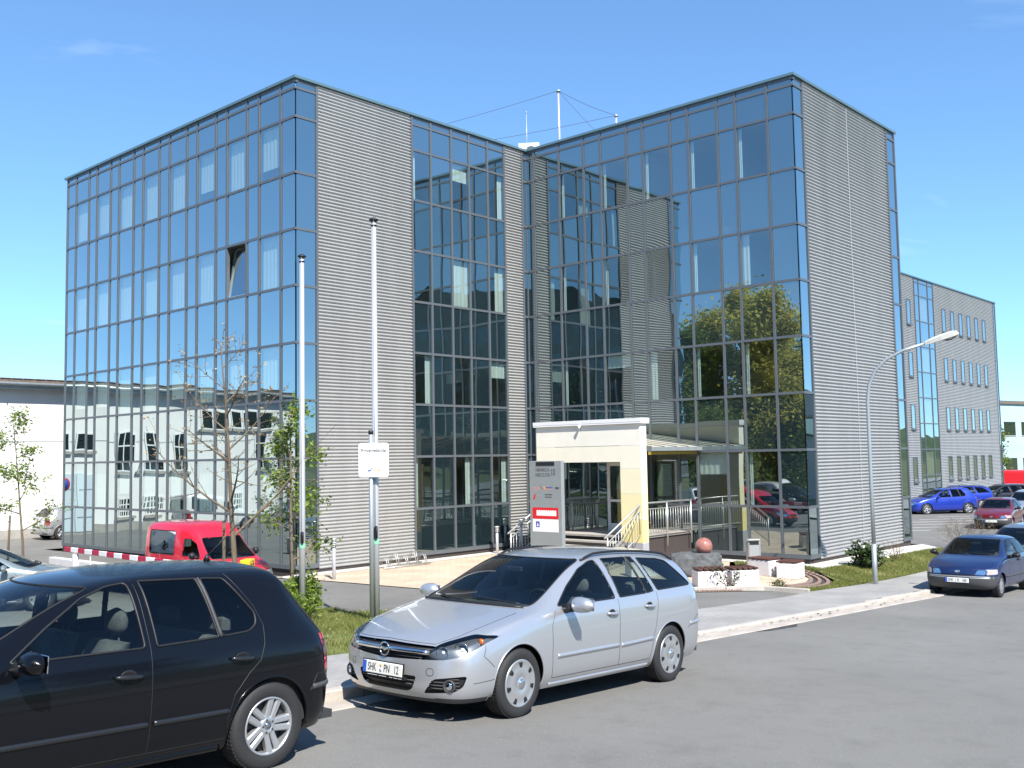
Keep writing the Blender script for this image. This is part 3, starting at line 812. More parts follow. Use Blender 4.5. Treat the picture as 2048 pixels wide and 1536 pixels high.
stake(10.98, 17.72, 2.05, 'dark wooden stake tied beside the bare young tree')
stake(12.1, 31.2, 1.8, 'leaning wooden stake beside the slender tree before the white wall', .05)

# trees mirrored in the glass: left of the drive and behind the street
tl_ = [(-6.5, 33.5, 12.8, 'leaf_gold', 61, 'tall yellow green tree in early leaf at the end of the lot'), (-10.5, 37.5, 13.6, 'leaf_gold', 62, 'broad yellow green tree at the far side of the lot, tallest of its row'),
       (-3.5, 36.8, 10.5, 'leaf_green', 63, 'mid green tree of the lot row beside the white building'), (-14.5, 31.5, 10.8, 'leaf_green', 64, 'mid green tree at the street end of the lot row'), (-8.0, 32.2, 11.2, 'leaf_gold', 73, 'yellow green tree in the middle of the lot row, street side'), (-8.2, 38.6, 12.4, 'leaf_gold', 74, 'yellow green tree in the middle of the lot row, hall side'), (-16.5, 38.0, 12.0, 'leaf_gold', 65, 'yellow green tree outermost in the lot row')]
for x, y, h, lf, sd, lab in tl_:
    tree('lot_tree', lab, gl(x, y), sd, h, 3.4, .17, lf, 13000, .24, .42, group='trees beside the lot', first=.18, levels=2, nb=8, up=.75, conical=.45)
tb_ = [(-17, -9, 7.0, 66, 'dark leafy tree behind the street, nearest the dark tower'), (-11, -15, 8.2, 67, 'dark leafy tree behind the street, tallest of the back row'), (-3.5, -19, 6.6, 68, 'dark leafy tree behind the street, between two taller ones'), (6, -18, 7.4, 69, 'dark leafy tree behind the street, standing on the grey house side'),
       (-21, 1, 6.8, 70, 'dark leafy tree behind the street, on the lot side'), (17, -16, 8.5, 71, 'dark leafy tree behind the street, beside the grey house'), (-19, 9, 7.5, 72, 'dark leafy tree where the street meets the lot')]
th_ = [(-1.5, 34.0, 4.6, 81, 'dense low green tree at the hall end of the lot hedge'), (-8.5, 31.5, 5.2, 82, 'dense low green tree in the middle of the lot hedge'), (-12.5, 34.6, 5.6, 83, 'dense low green tree at the street end of the lot hedge')]
for x, y, h, sd, lab in th_:
    tree('hedge_tree', lab, gl(x, y), sd, h, 2.6, .10, 'leaf_green', 9000, .20, .45, group='low trees of the lot hedge', first=.08, levels=2, nb=8, up=.5, conical=.3)
for x, y, h, sd, lab in tb_:
    tree('roadside_tree', lab, gl(x, y), sd, h, 2.9, .16, 'leaf_dark', 5200, .24, .36, group='trees behind the street', first=.12, levels=2, nb=7, up=.6, conical=.35)

# ================================================================ shrubs
def shrub(name, label, x, y, h, r_, leaf, n, size, seed, bark='bark_dark', stems=6, twig=True, scatter=.06, flowers=0, levels=2, up=.8):
    g = random.Random(seed); o = thing(name, label, 'shrub', gl(x, y)); allt = []; mbs = MB()
    for k in range(stems):
        mb, tips = branch_tree(seed * 10 + k, h * g.uniform(.7, 1.0), .014, r_ * .55, first=.2, levels=levels, nb=4, up=up, lean=0, curve=.14)
        az = 2 * math.pi * k / stems; tilt = Matrix.Rotation(g.uniform(.15, .5), 4, Vector((-math.sin(az), math.cos(az), 0)))
        off = Vector((math.cos(az), math.sin(az), 0)) * r_ * .12; n0 = len(mbs.v)
        mbs.v += [tuple(tilt @ Vector(v) + off) for v in mb.v]; mbs.f += [tuple(i + n0 for i in f) for f in mb.f]; mbs.sm += mb.sm
        allt += [(tilt @ t[0] + off, t[1], t[2]) for t in tips]
    mbs.build('stems', M[bark], o)
    if n: link('foliage', leaf_mesh(allt, n, size, scatter, seed), M[leaf], o)
    if flowers:
        fg = np.random.default_rng(seed + 1); pick = [allt[i] for i in fg.integers(0, len(allt), flowers)]
        link('flowers', leaf_mesh(pick, flowers * 10, .09, .045, seed + 3), M['petal'], o)['kind'] = 'stuff'
    return o
shrub('leafy_shrub', 'bright green leafy shrub at the foot of the flagpole behind the black hatchback', 12.45, 17.25, .95, .7, 'leaf_fresh', 2200, .08, 31)
shrub('leafy_shrub', 'low green shrub spreading at the rear corner of the black hatchback', 11.6, 16.1, .6, .6, 'leaf_fresh', 900, .07, 32)
shrub('flowering_shrub', 'evergreen shrub with white blossoms beside the street lamp', 28.6, 12.15, .82, .55, 'leaf_dark', 900, .11, 33, flowers=26, scatter=.07)
shrub('bare_shrub', 'small leafless shrub on the gravel edge near the corrugated corner', 31.4, 12.4, .75, .5, 'bud', 60, .03, 34, bark='bark', stems=4)
shrub('bare_shrub', 'wide leafless shrub between the dark blue hatchback and the parking area', 36.6, 12.0, 1.35, 1.5, 'bud', 260, .035, 35, bark='bark', stems=8)
shrub('twiggy_shrub', 'sparse thorny shrub growing in front of the white cube benches', 21.35, 12.45, .75, .42, 'leaf_dark', 110, .06, 36, stems=4)
shrub('twiggy_shrub', 'low weedy plant at the paver edge beside the cube benches', 22.5, 11.75, .3, .35, 'leaf_green', 160, .05, 37, stems=4)

# ================================================================ white hall at the left, seen directly and in the glass
WH = thing('white_hall', 'white rendered hall with grey eaves behind the glass building', 'building', (14, 47, 0))
mb = MB(); mb.box2((-17, .0, -.4), (12, 14, 6.95)); mb.build('wall', M['white_paint'], WH)
mb = MB(); mb.box2((-17.02, -.03, -.4), (12.02, -.002, .42)); mb.build('base_course', M['concrete_grey'], WH)
M['tile_roof'] = pmat('tile_roof', (.16, .13, .11), .85, var=.2, vscale=5)
mb = MB(); mb.prism([(-.55, 6.98), (14.4, 7.5), (14.4, 7.7), (-.55, 7.14)], -17.4, 12.4, lambda a, b, h: (h, a, b)); mb.build('roof', M['tile_roof'], WH)
mb = MB(); mb.box2((-17.4, -.50, 6.72), (12.4, -.02, 6.96)); mb.build('eaves', M['galv'], WH)
mb = MB(); mb.tube([(-17.4, -.60, 6.95), (12.4, -.60, 6.93)], .075, 8); mb.build('gutter_pipe', M['galv'], WH)
mb = MB(); mb.box2((-17, -.012, 4.34), (12, .0, 4.375)); mb.build('wall_joint', M['galv'], WH)
g_ = random.Random(2)
for k in range(60):
    mb = MB(); x = -17.2 + k * .5; mb.cbox((x, -.50, 7.17), (.46, .18, .05), .015); mb.build('eaves_tile', M['tile_roof'], WH)
M['hall_pane'] = facade_glass('hall_pane', (.8, .9, .95), .12, (.012, .016, .016), False, .3, .6)
def hall_window(x0, x1, z0, z1, bars, sill=True):
    W, H = x1 - x0, z1 - z0
    mb = MB()
    for a, b in (((0, 0), (.07, H)), ((W - .07, 0), (W, H)), ((.07, 0), (W - .07, .07)), ((.07, H - .07), (W - .07, H))): mb.box2((a[0], -.03, a[1]), (b[0], .06, b[1]))
    for t in bars[0]: mb.box2((W * t - .03, -.028, .07), (W * t + .03, .058, H - .07))
    for t in bars[1]: mb.box2((.07, -.026, H * t - .03), (W - .07, .056, H * t + .03))
    f_ = mb.build('window', M['white_gloss'], WH, (x0 - 14, 0, z0))
    mb = MB(); mb.box2((.03, -.012, .03), (W - .03, -.004, H - .03)); mb.build('pane', M['hall_pane'], f_)
    if sill:
        mb = MB(); mb.box2((-.08, -.14, -.14), (W + .08, .0, -.01)); mb.build('sill', M['concrete_grey'], f_)
hall_window(12.3, 13.25, 3.9, 4.78, ((), ())); hall_window(13.5, 14.4, 3.9, 4.78, ((), ()))
for a in (10.35, 8.88, 7.40, 2.6, 1.1): hall_window(a, a + .86, 2.88, 4.78, ((.5,), (.66,)))
for a in (10.3, 8.88, 7.4, 5.9, 4.2): hall_window(a, a + .8, .72, 1.66, ((.2, .4, .6, .8), (.33, .66)))
for k in range(5): hall_window(2.3 + k * .9, 3.1 + k * .9, 4.95, 6.0, ((), ()))
M['door_pale'] = pmat('pale_blue_door', (.58, .66, .72), .5)
mb = MB()
for k in range(2): mb.cbox((-1.35 + k * .8, -.03, 1.5), (.78, .06, 2.7), .01)
mb.build('double_door', M['door_pale'], WH)
mb = MB()
for k in range(2):
    for zc_ in (.8, 2.1): mb.box2((-1.65 + k * .8, -.075, zc_ - .02), (-1.05 + k * .8, -.06, zc_ + .02))
mb.build('door_rails', M['galv'], WH)['kind'] = 'stuff'
nps = thing('no_parking_sign', 'round red sign fixed to the wall by the pale door', 'sign', (13.75, 46.9, 2.35))
mb = MB(); mb.lathe([(.0005, -.02), (.30, -.02), (.30, .0), (.0005, .0)], (0, 0, 0), 24, 'y'); mb.build('disc', M['barrier_red'], nps)
mb = MB(); mb.lathe([(.0005, -.026), (.22, -.026), (.22, -.021)], (0, 0, 0), 24, 'y'); mb.build('disc_centre', M['blue_sign'], nps)

# ================================================================ buildings mirrored in the inner corner
def block(name, label, c, size, rz, floors, ncol, wall, winw=1.3, winh=1.5, z0=0, gable=0):
    o = thing(name, label, 'building', (c[0], c[1], z0), rz); L, Dp, H = size
    mb = MB(); mb.box2((-L / 2, -Dp, -1), (L / 2, 0, H))
    if gable: mb.prism([(-L / 2, H), (L / 2, H), (L * .28, H + gable), (-L * .2, H + gable * .8)], -Dp, -.01, lambda a, b, h: (a, h, b))
    mb.build('wall', wall, o)
    mb = MB(); mb.box2((-winw / 2, -.05, 0), (winw / 2, .03, winh)); me = mb.mesh('window'); me.materials.append(M['hall_pane'])
    mf = MB(); mf.box2((-winw / 2 - .08, -.04, -.12), (winw / 2 + .08, .06, -.02)); mfe = mf.mesh('sill'); mfe.materials.append(M['concrete_grey'])
    for f in range(floors):
        for k in range(ncol):
            w_ = link('window', me, None, o, (-L / 2 + L * (k + .5) / ncol, 0, 1.2 + f * (H - .6) / floors)); link('sill', mfe, None, w_)
    return o
M['tower_wall'] = pmat('tower_panels', (.22, .20, .18), .9, var=.1, vscale=.3)
M['house_grey'] = pmat('house_render', (.42, .40, .38), .9, var=.06, vscale=.5)
block('tower_block', 'tall brown grey office block with rows of windows across the street', (-26, -24), (34, 12, 16.5), R(-48), 5, 12, M['tower_wall'], 1.7, 1.7, 2.0, 3.4)
block('street_house', 'plain grey two storey house across the street', (66, -9), (20, 10, 8.5), R(5), 2, 6, M['house_grey'], z0=-.5)
# far right: glass works building, chimney pipe and red tarpaulin
fb = block('works_building', 'distant pale teal works building with flat roof beyond the rear wing', (132, 35.5), (36, 12, 9.2), R(168), 2, 9, pmat('works_teal', (.42, .56, .60), .7, var=.08, vscale=.4), 2.6, 1.6, -.6)
mb = MB(); mb.lathe([(.35, 0), (.35, 3.2), (.55, 3.3), (.55, 3.7), (.0005, 3.7)], (9, -4, 9.2), 14); mb.build('roof_pipe', M['bark_dark'], fb)
mb = MB(); mb.box2((-18, -.5, 9.2), (18, .2, 9.6)); mb.build('parapet', M['tile_roof'], fb)
tp_ = thing('tarpaulin_container', 'red tarpaulin covered container beside the far end of the rear wing', 'container', (91.5, 25.7, -.45), R(20))
mb = MB(); mb.cbox((.6, 0, 1.0), (4.4, 2.2, 1.8), .12); mb.build('tarpaulin', M['red_gloss'], tp_)
mb = MB(); mb.box2((-1.62, -1.12, 0), (2.82, 1.12, .1)); mb.build('base', M['dark'], tp_)
tree('far_tree', 'small conical tree in front of the distant works building', gl(104, 31), 77, 5.5, 1.5, .1, 'leaf_green', 1500, .3, .3, first=.1, levels=2, nb=6, conical=.8)

# wooded hills round the valley on the sides away from the street view
mb = MB(); rows = []
for rr, hf in ((330, -.02), (420, .55), (520, 1.0), (640, .7), (800, -.05)):
    row = []
    for k in range(141):
        a = R(88 + 268 * k / 140); h = (19 + 8 * mnoise.noise(Vector((math.cos(a) * 3, math.sin(a) * 3, 1.7))) + 4 * mnoise.noise(Vector((math.cos(a) * 17, math.sin(a) * 17, rr * .01)))) * min(1, k / 10, (140 - k) / 10)
        row.append((rr * math.cos(a), rr * math.sin(a), h * hf - 1.5))
    rows.append(row)
mb.grid(rows)
tag(mb.build('hills', ground_mat('hill_woods', [(.35, (.03, .05, .012)), (.5, (.06, .085, .02)), (.68, (.11, .12, .035))], (.02, .15), .95, .5, .2, 2.0)), kind='structure')
# ================================================================ cars
M['paint_silver'] = pmat('paint_silver', (.52, .53, .55), .33, .65, coat=1.0)
M['paint_black'] = pmat('paint_black', (.0035, .004, .006), .18, .0, coat=.22, spec=.25)
M['paint_blue'] = pmat('paint_dark_blue', (.009, .022, .095), .35, .3, coat=.8)
M['paint_bright_blue'] = pmat('paint_bright_blue', (.02, .05, .42), .3, .3, coat=1.0)
M['paint_red'] = pmat('paint_red', (.62, .012, .035), .3, .0, coat=1.0)
M['paint_wine'] = pmat('paint_wine_red', (.16, .008, .016), .3, .2, coat=1.0)
M['paint_grey'] = pmat('paint_grey', (.20, .22, .24), .3, .6, coat=1.0)
M['paint_anthracite'] = pmat('paint_anthracite', (.03, .032, .035), .3, .4, coat=1.0)
M['paint_green_silver'] = pmat('paint_green_silver', (.34, .40, .40), .3, .6, coat=1.0)
M['paint_white'] = pmat('paint_white', (.75, .75, .74), .35, .0, coat=.8)
M['car_glass'] = car_glass('car_glass', (.84, .92, .89), .0)
M['car_glass_dark'] = car_glass('car_glass_dark', (.45, .54, .53), .01)
M['lens_clear'] = car_glass('lens_clear', (.93, .95, .95), .03)
M['chrome'] = pmat('chrome', (.75, .76, .78), .12, 1.0)
M['wheel_silver'] = pmat('wheel_silver', (.50, .51, .52), .35, .7)
M['trim_grey'] = pmat('dark_grey_trim', (.055, .055, .057), .6)
M['moulding_black'] = pmat('satin_black_moulding', (.012, .013, .015), .35, coat=.3)
M['seat'] = pmat('seat_cloth', (.06, .064, .066), .9, var=.2, vscale=30)
M['dash'] = pmat('dashboard', (.03, .033, .035), .75)
M['lamp_housing'] = pmat('lamp_housing', (.22, .23, .24), .3, .7)
M['tail_red'] = pmat('tail_lamp_red', (.40, .006, .012), .15, coat=1.0)
M['tail_dark'] = pmat('tail_lamp_smoke', (.09, .012, .02), .15, coat=1.0)
M['amber'] = pmat('amber_lamp', (.62, .16, .02), .2, coat=1.0)
M['plate_white'] = pmat('plate_white', (.74, .74, .70), .4)
M['plate_blue'] = pmat('plate_blue', (.03, .10, .50), .4)
M['indicator_clear'] = pmat('indicator_clear', (.42, .36, .33), .2, coat=1.0)
M['tyre'] = pmat('tyre_rubber', (.022, .022, .023), .7, bump=.3, bscale=90)

def text_mesh(txt, size, sx=1.0, depth=.0015, bold=0.0):
    cu = bpy.data.curves.new('txt', 'FONT'); cu.body = txt; cu.size = size; cu.extrude = depth; cu.offset = bold
    cu.align_x = 'CENTER'; cu.align_y = 'CENTER'; cu.resolution_u = 3
    o = bpy.data.objects.new('txt', cu); COL.objects.link(o)
    dg = bpy.context.evaluated_depsgraph_get(); me = bpy.data.meshes.new_from_object(o.evaluated_get(dg))
    bpy.data.objects.remove(o); bpy.data.curves.remove(cu)
    if sx != 1.0:
        for v in me.vertices: v.co.x *= sx
    return me

class Shell:
    """smooth car hull: a coarse cage, subdivided; panels are cut out of it by outlines drawn in side, front and rear view"""
    def __init__(s, st, front, rear, level):
        RB = (0, .13, .36, .62, .86)
        V, Fc = [], []
        ns = len(st); NR, NT = 8, 3
        idx = {}
        def add(key, p):
            if key not in idx: idx[key] = len(V); V.append(p)
            return idx[key]
        for sgn in (1, -1):
            def side(i, k):
                x, hw, zs, zb, yb, zr, yr, zc, dxr, dxc = st[i]
                if k < 5:
                    z = zs + (zb - zs) * RB[k]; y = (hw - .085, hw - .018, hw, hw + .004, hw - .012)[k]; xx = x
                elif k == 5: y, z, xx = yb, zb, x
                elif k == 6: y, z, xx = (yb + yr) / 2 + .018, (zb + zr) / 2, x + dxr * .5
                else: y, z, xx = yr, zr, x + dxr
                if front['lim'] and i == 0 and k < 5: xx += front['lim'][k]
                return add(('s', sgn, i, k), (xx, sgn * y, z))
            def top(i, j):
                if j == 0: return side(i, 7)
                x, hw, zs, zb, yb, zr, yr, zc, dxr, dxc = st[i]
                y = yr * (1 - j / NT); u = 1 - (y / yr) ** 2
                return add(('t', sgn if j < NT else 0, i, j), (x + dxr + dxc * u, sgn * y, zr + (zc - zr) * u))
            def face(which, j, k):
                d = front if which == 'f' else rear; i = 0 if which == 'f' else ns - 1
                if j == 0: return side(i, k)
                if k == 7: return top(i, j)
                c = V[side(i, k)]; y = abs(c[1]) * (1 - j / NT); u = 1 - abs(y / c[1]) ** 2.4
                return add((which, sgn if j < NT else 0, j, k), (c[0] + (d['x'][k] - c[0]) * u, sgn * y, c[2] + (d['z'][k] - c[2]) * u))
            def quad(a, b, c, d): Fc.append((d, c, b, a) if sgn > 0 else (a, b, c, d))
            for i in range(ns - 1):
                for k in range(NR - 1): quad(side(i, k), side(i, k + 1), side(i + 1, k + 1), side(i + 1, k))
                for j in range(NT): quad(top(i, j), top(i, j + 1), top(i + 1, j + 1), top(i + 1, j))
            for j in range(NT):
                for k in range(NR - 1):
                    quad(face('f', j, k), face('f', j + 1, k), face('f', j + 1, k + 1), face('f', j, k + 1))
                    quad(face('r', j, k), face('r', j, k + 1), face('r', j + 1, k + 1), face('r', j + 1, k))
        me = bpy.data.meshes.new('cage'); me.from_pydata(V, [], Fc)
        o = bpy.data.objects.new('cage', me); COL.objects.link(o)
        md = o.modifiers.new('s', 'SUBSURF'); md.levels = level; md.render_levels = level
        dg = bpy.context.evaluated_depsgraph_get(); ev = bpy.data.meshes.new_from_object(o.evaluated_get(dg))
        bpy.data.objects.remove(o)
        n = len(ev.vertices); co = np.empty(n * 3); ev.vertices.foreach_get('co', co); s.co = co.reshape(-1, 3)
        m = len(ev.polygons); vi = np.empty(m * 4, int); ev.polygons.foreach_get('vertices', vi); s.f = vi.reshape(-1, 4)
        bpy.data.meshes.remove(ev)
        s.bvh = BVHTree.FromPolygons([tuple(c) for c in s.co], [tuple(q) for q in s.f])
        s.cell = float(np.median(np.linalg.norm(s.co[s.f[:, 0]] - s.co[s.f[:, 1]], axis=1)))
        s.normals()
        s.reg = np.zeros(len(s.f), int)
    def normals(s):
        a = s.co[s.f[:, 2]] - s.co[s.f[:, 0]]; b = s.co[s.f[:, 3]] - s.co[s.f[:, 1]]
        nn = np.cross(a, b); s.fn = nn / np.maximum(1e-9, np.linalg.norm(nn, axis=1))[:, None]
        s.vn = np.zeros_like(s.co)
        for k in range(4): np.add.at(s.vn, s.f[:, k], nn)
        s.vn /= np.maximum(1e-9, np.linalg.norm(s.vn, axis=1))[:, None]
        s.fc = s.co[s.f].mean(1)
    AX = {'side': (0, 2, 1), 'front': (1, 2, 0), 'rear': (1, 2, 0), 'top': (0, 1, 2)}
    def cond(s, view, N):
        if view == 'side': return np.abs(N[:, 1]) > .25
        if view == 'front': return N[:, 0] > .10
        if view == 'rear': return N[:, 0] < -.10
        return N[:, 2] > .3
    def onsurf(s, view, a, b, sgn=1):
        if view == 'side':
            h = s.bvh.ray_cast(Vector((a, sgn * 3, b)), Vector((0, -sgn, 0)))
        elif view == 'front': h = s.bvh.ray_cast(Vector((5, a, b)), Vector((-1, 0, 0)))
        elif view == 'rear': h = s.bvh.ray_cast(Vector((-5, a, b)), Vector((1, 0, 0)))
        else: h = s.bvh.ray_cast(Vector((a, b, 5)), Vector((0, 0, -1)))
        return (h[0], h[1]) if h[0] is not None else (None, None)
    @staticmethod
    def inside(P, poly):
        x, y = P[:, 0], P[:, 1]; r_ = np.zeros(len(P), bool); n = len(poly)
        for i in range(n):
            (x0, y0), (x1, y1) = poly[i], poly[(i + 1) % n]
            if y0 == y1: continue
            c = ((y0 > y) != (y1 > y)) & (x < (x1 - x0) * (y - y0) / (y1 - y0) + x0); r_ ^= c
        return r_
    def cut(s, rid, view, poly, mirror=True, rng=None, snap=True):
        """give the faces inside the outline the region id; pull nearby vertices onto the outline first"""
        ax = s.AX[view]
        polys = [poly]
        if mirror and view != 'side' and view != 'top': polys.append([(-a, b) for a, b in poly])
        if mirror and view == 'top': polys.append([(a, -b) for a, b in poly])
        for pl in polys:
            n = len(pl)
            if snap:
                ok = s.cond(view, s.vn); P = s.co[:, [ax[0], ax[1]]]
                lo = np.min(pl, 0) - .05; hi = np.max(pl, 0) + .05
                ok &= ((P > lo) & (P < hi)).all(1)
                if rng is not None: ok &= (s.co[:, ax[2]] > rng[0]) & (s.co[:, ax[2]] < rng[1])
                ii = np.where(ok)[0]; p = P[ii]; best = np.full(len(ii), 9.); tgt = p.copy()
                for i in range(n):
                    a = np.array(pl[i]); b = np.array(pl[(i + 1) % n]); d = b - a; L = d @ d
                    if L < 1e-12: continue
                    t = np.clip(((p - a) @ d) / L, 0, 1); q = a + t[:, None] * d; dist = np.linalg.norm(p - q, axis=1)
                    u = dist < best; best[u] = dist[u]; tgt[u] = q[u]
                mv = best < s.cell * .62
                for i, q in zip(ii[mv], tgt[mv]):
                    h, _ = s.onsurf(view, float(q[0]), float(q[1]), 1 if s.co[i, 1] > 0 else -1)
                    if h is not None and (h - Vector(s.co[i])).length < .12: s.co[i] = h
                s.fc = s.co[s.f].mean(1)
            g = s.inside(s.fc[:, [ax[0], ax[1]]], pl) & s.cond(view, s.fn)
            if rng is not None: g &= (s.fc[:, ax[2]] > rng[0]) & (s.fc[:, ax[2]] < rng[1])
            s.reg[g] = rid
    def part(s, rid, name, mat, parent, off=0.0, sel=None, thick=False):
        g = s.reg == rid
        if sel is not None: g &= sel(s.fc)
        if not g.any(): return None
        fs = s.f[g]; used, inv = np.unique(fs, return_inverse=True); inv = inv.reshape(fs.shape)
        co = s.co[used] + s.vn[used] * off
        me = bpy.data.meshes.new(name); me.from_pydata(co.tolist(), [], inv.tolist())
        me.polygons.foreach_set('use_smooth', [True] * len(fs))
        me.normals_split_custom_set_from_vertices(s.vn[used].tolist())
        return link(name, me, mat, parent)
    def line(s, mb, view, pl, rad=.004, closed=False, both=True, lift=.0, seg=5, step=.03, xoff=0):
        pts = list(pl) + ([pl[0]] if closed else [])
        pts = dense(pts, step)
        for sgn in ((1, -1) if both else (1,)):
            q = []
            for a, b in pts:
                if view == 'side': h, nn = s.onsurf(view, a, b, sgn)
                else: h, nn = s.onsurf(view, a * sgn, b)
                if h is not None:
                    q.append(h + nn * lift)
            if len(q) > 1: mb.tube(q, rad, seg, cap=False)
            if view != 'side' and all(abs(a) < 1e-6 for a, b in pl): break

def line_parts(car, sh, name, mat, view, pl, rad, lift, seg=8, closed=False):
    for sgn in (1, -1):
        mb = MB()
        q = []
        for a, b in dense(list(pl) + ([pl[0]] if closed else []), .03):
            h, nn = sh.onsurf(view, a, b, sgn) if view == 'side' else sh.onsurf(view, a * sgn, b)
            if h is not None: q.append(h + nn * lift)
        if len(q) > 1:
            mb.tube(q, rad, seg); mb.build(name, mat, car)

def rounded(pl, r_=.03, n=4):
    out = []; m = len(pl)
    for i in range(m):
        p = np.array(pl[i], float); a = np.array(pl[i - 1], float); b = np.array(pl[(i + 1) % m], float)
        da, db = a - p, b - p; la, lb = np.linalg.norm(da), np.linalg.norm(db); k = min(r_, la * .45, lb * .45)
        s0, s1 = p + da / la * k, p + db / lb * k
        for t in np.linspace(0, 1, n + 1): out.append(tuple(s0 * (1 - t) ** 2 + p * 2 * t * (1 - t) + s1 * t * t))
    return out
def circ(cx, cz, r_, n=40): return [(cx + r_ * math.cos(2 * math.pi * i / n), cz + r_ * math.sin(2 * math.pi * i / n)) for i in range(n)]

# ---------------------------------------------------------------- wheels (axis y, outer face towards +y)
def make_wheel(parent, x, side, ytrack, rt, width, rim, style, steer=0.0):
    mb = MB(); hw = width / 2
    prof = [(rim * .96, -hw * .9), (rim * 1.02, -hw), (rt - .035, -hw * 1.06), (rt - .012, -hw * .92), (rt, -hw * .7), (rt + .001, 0), (rt, hw * .7), (rt - .012, hw * .92), (rt - .035, hw * 1.06), (rim * 1.02, hw), (rim * .96, hw * .9)]
    mb.lathe(prof, (0, 0, 0), 44, 'y', cap=False)
    # tread blocks
    for k in range(64):
        a = 2 * math.pi * k / 64
        for yy in (-.6, -.2, .2, .6):
            Mx = Matrix.Rotation(-a, 4, 'Y'); mb.box((rt + .001, yy * hw, 0), (.008, hw * .3, rt * .062), M=Mx)
    wh = mb.build('wheel', M['tyre'], parent, (x, side * ytrack, rt - .008), (0, 0, (0 if side > 0 else math.pi) + steer))
    mb = MB()
    if style == 'cover':       # pressed wheel cover, seven windows
        mb.lathe([(rim, hw * .86), (rim * .985, hw * 1.0), (rim * .93, hw * 1.03), (rim * .88, hw * .96), (rim * .62, hw * 1.05), (rim * .3, hw * 1.10), (rim * .26, hw * 1.02), (rim * .22, hw * 1.13), (.0005, hw * 1.17)], (0, 0, 0), 40, 'y')
    elif style == 'steel':
        mb.lathe([(rim, hw * .80), (rim * .97, hw * .98), (rim * .9, hw * .9), (rim * .8, hw * .80), (rim * .5, hw * .95), (rim * .3, hw * 1.05), (.0005, hw * 1.1)], (0, 0, 0), 32, 'y')
    else:
        mb.lathe([(rim * .985, hw * .55), (rim, hw * .86), (rim * .985, hw * 1.0), (rim * .93, hw * 1.0), (rim * .90, hw * .80), (rim * .90, hw * .1)], (0, 0, 0), 48, 'y', cap=False)
        mb.lathe([(rim * .34, hw * .35), (rim * .34, hw * .72), (rim * .27, hw * .88), (rim * .14, hw * .90), (rim * .13, hw * .8), (.0005, hw * .8)], (0, 0, 0), 30, 'y')
        for k in range(5):
            a = math.pi / 2 + .3 + k * 2 * math.pi / 5; Mx = Matrix.Rotation(-a, 4, 'Y')
            for off in (-1, 1):
                w0, w1 = rim * .105, rim * .125; z0, z1 = off * rim * .115, off * rim * .165
                n = len(mb.v); x0, x1 = rim * .25, rim * .95
                for (xx, zz, ww, yo, yi) in ((x0, z0, w0, hw * .84, hw * .3), (x1, z1, w1, hw * .95, hw * .5)):
                    for (yy, dz) in ((yi, -ww), (yo - .01, -ww), (yo, -ww * .6), (yo, ww * .6), (yo - .01, ww), (yi, ww)):
                        mb.v.append(tuple(Mx @ Vector((xx, yy, zz + dz))))
                for i in range(5): mb.face((n + i, n + i + 1, n + 7 + i, n + 6 + i))
    rm = mb.build('rim', M['wheel_silver'], wh)
    mb = MB()
    if style == 'cover':
        for k in range(7):
            a = math.pi / 2 + k * 2 * math.pi / 7; Mx = Matrix.Rotation(-a, 4, 'Y'); r0, r1 = rim * .66, rim * .86
            mb.prism([(r0, -rim * .065), (r1, -rim * .10), (r1, rim * .10), (r0, rim * .065)], hw * .94, hw * 1.065, lambda p, q, h: Mx @ Vector((p, h, q)))
        mb.build('vent', M['dark'], wh)['kind'] = 'stuff'
        mb = MB(); mb.lathe([(rim * .2, hw * 1.12), (rim * .17, hw * 1.19), (.0005, hw * 1.21)], (0, 0, 0), 20, 'y'); mb.build('hub_cap', M['chrome'], wh)
    elif style == 'steel':
        for k in range(8):
            a = k * 2 * math.pi / 8; Mx = Matrix.Rotation(-a, 4, 'Y'); mb.prism([(rim * .68, -rim * .06), (rim * .84, -rim * .09), (rim * .84, rim * .09), (rim * .68, rim * .06)], hw * .7, hw * .91, lambda p, q, h: Mx @ Vector((p, h, q)))
        mb.build('vent', M['dark'], wh)['kind'] = 'stuff'
    else:
        mb.lathe([(rim * .92, -hw * .5), (rim * .92, hw * .12), (.02, hw * .12)], (0, 0, 0), 30, 'y', cap=False); mb.build('brake_drum', M['trim_grey'], wh)
        mb = MB(); mb.lathe([(rim * .13, hw * .86), (rim * .125, hw * .93), (.0005, hw * .93)], (0, 0, 0), 24, 'y'); hc = mb.build('hub_cap', M['chrome'], wh)
        mb = MB(); mb.lathe([(rim * .105, hw * .92), (rim * .10, hw * .945), (rim * .085, hw * .945), (rim * .082, hw * .92)], (0, 0, 0), 24, 'y', cap=False)
        r0 = rim * .082
        def bar(p, q):
            mb.tube([(p[0] * r0, hw * .94, p[1] * r0), (q[0] * r0, hw * .94, q[1] * r0)], rim * .008, 4)
        for p, q in (((-.45, .85), (0, .1)), ((.45, .85), (0, .1)), ((-.9, .3), (-.4, -.85)), ((-.4, -.85), (0, .0)), ((0, 0), (.4, -.85)), ((.4, -.85), (.9, .3))): bar(p, q)
        mb.build('hub_emblem', M['trim_grey'], wh)
        mb = MB()
        for k in range(5):
            a = math.pi / 2 + .3 + math.pi / 5 + k * 2 * math.pi / 5
            mb.lathe([(rim * .045, hw * .6), (rim * .045, hw * .9), (.0005, hw * .9)], (rim * .215 * math.cos(a), 0, rim * .215 * math.sin(a)), 10, 'y')
        mb.build('wheel_bolts', M['trim_grey'], wh)
    return wh

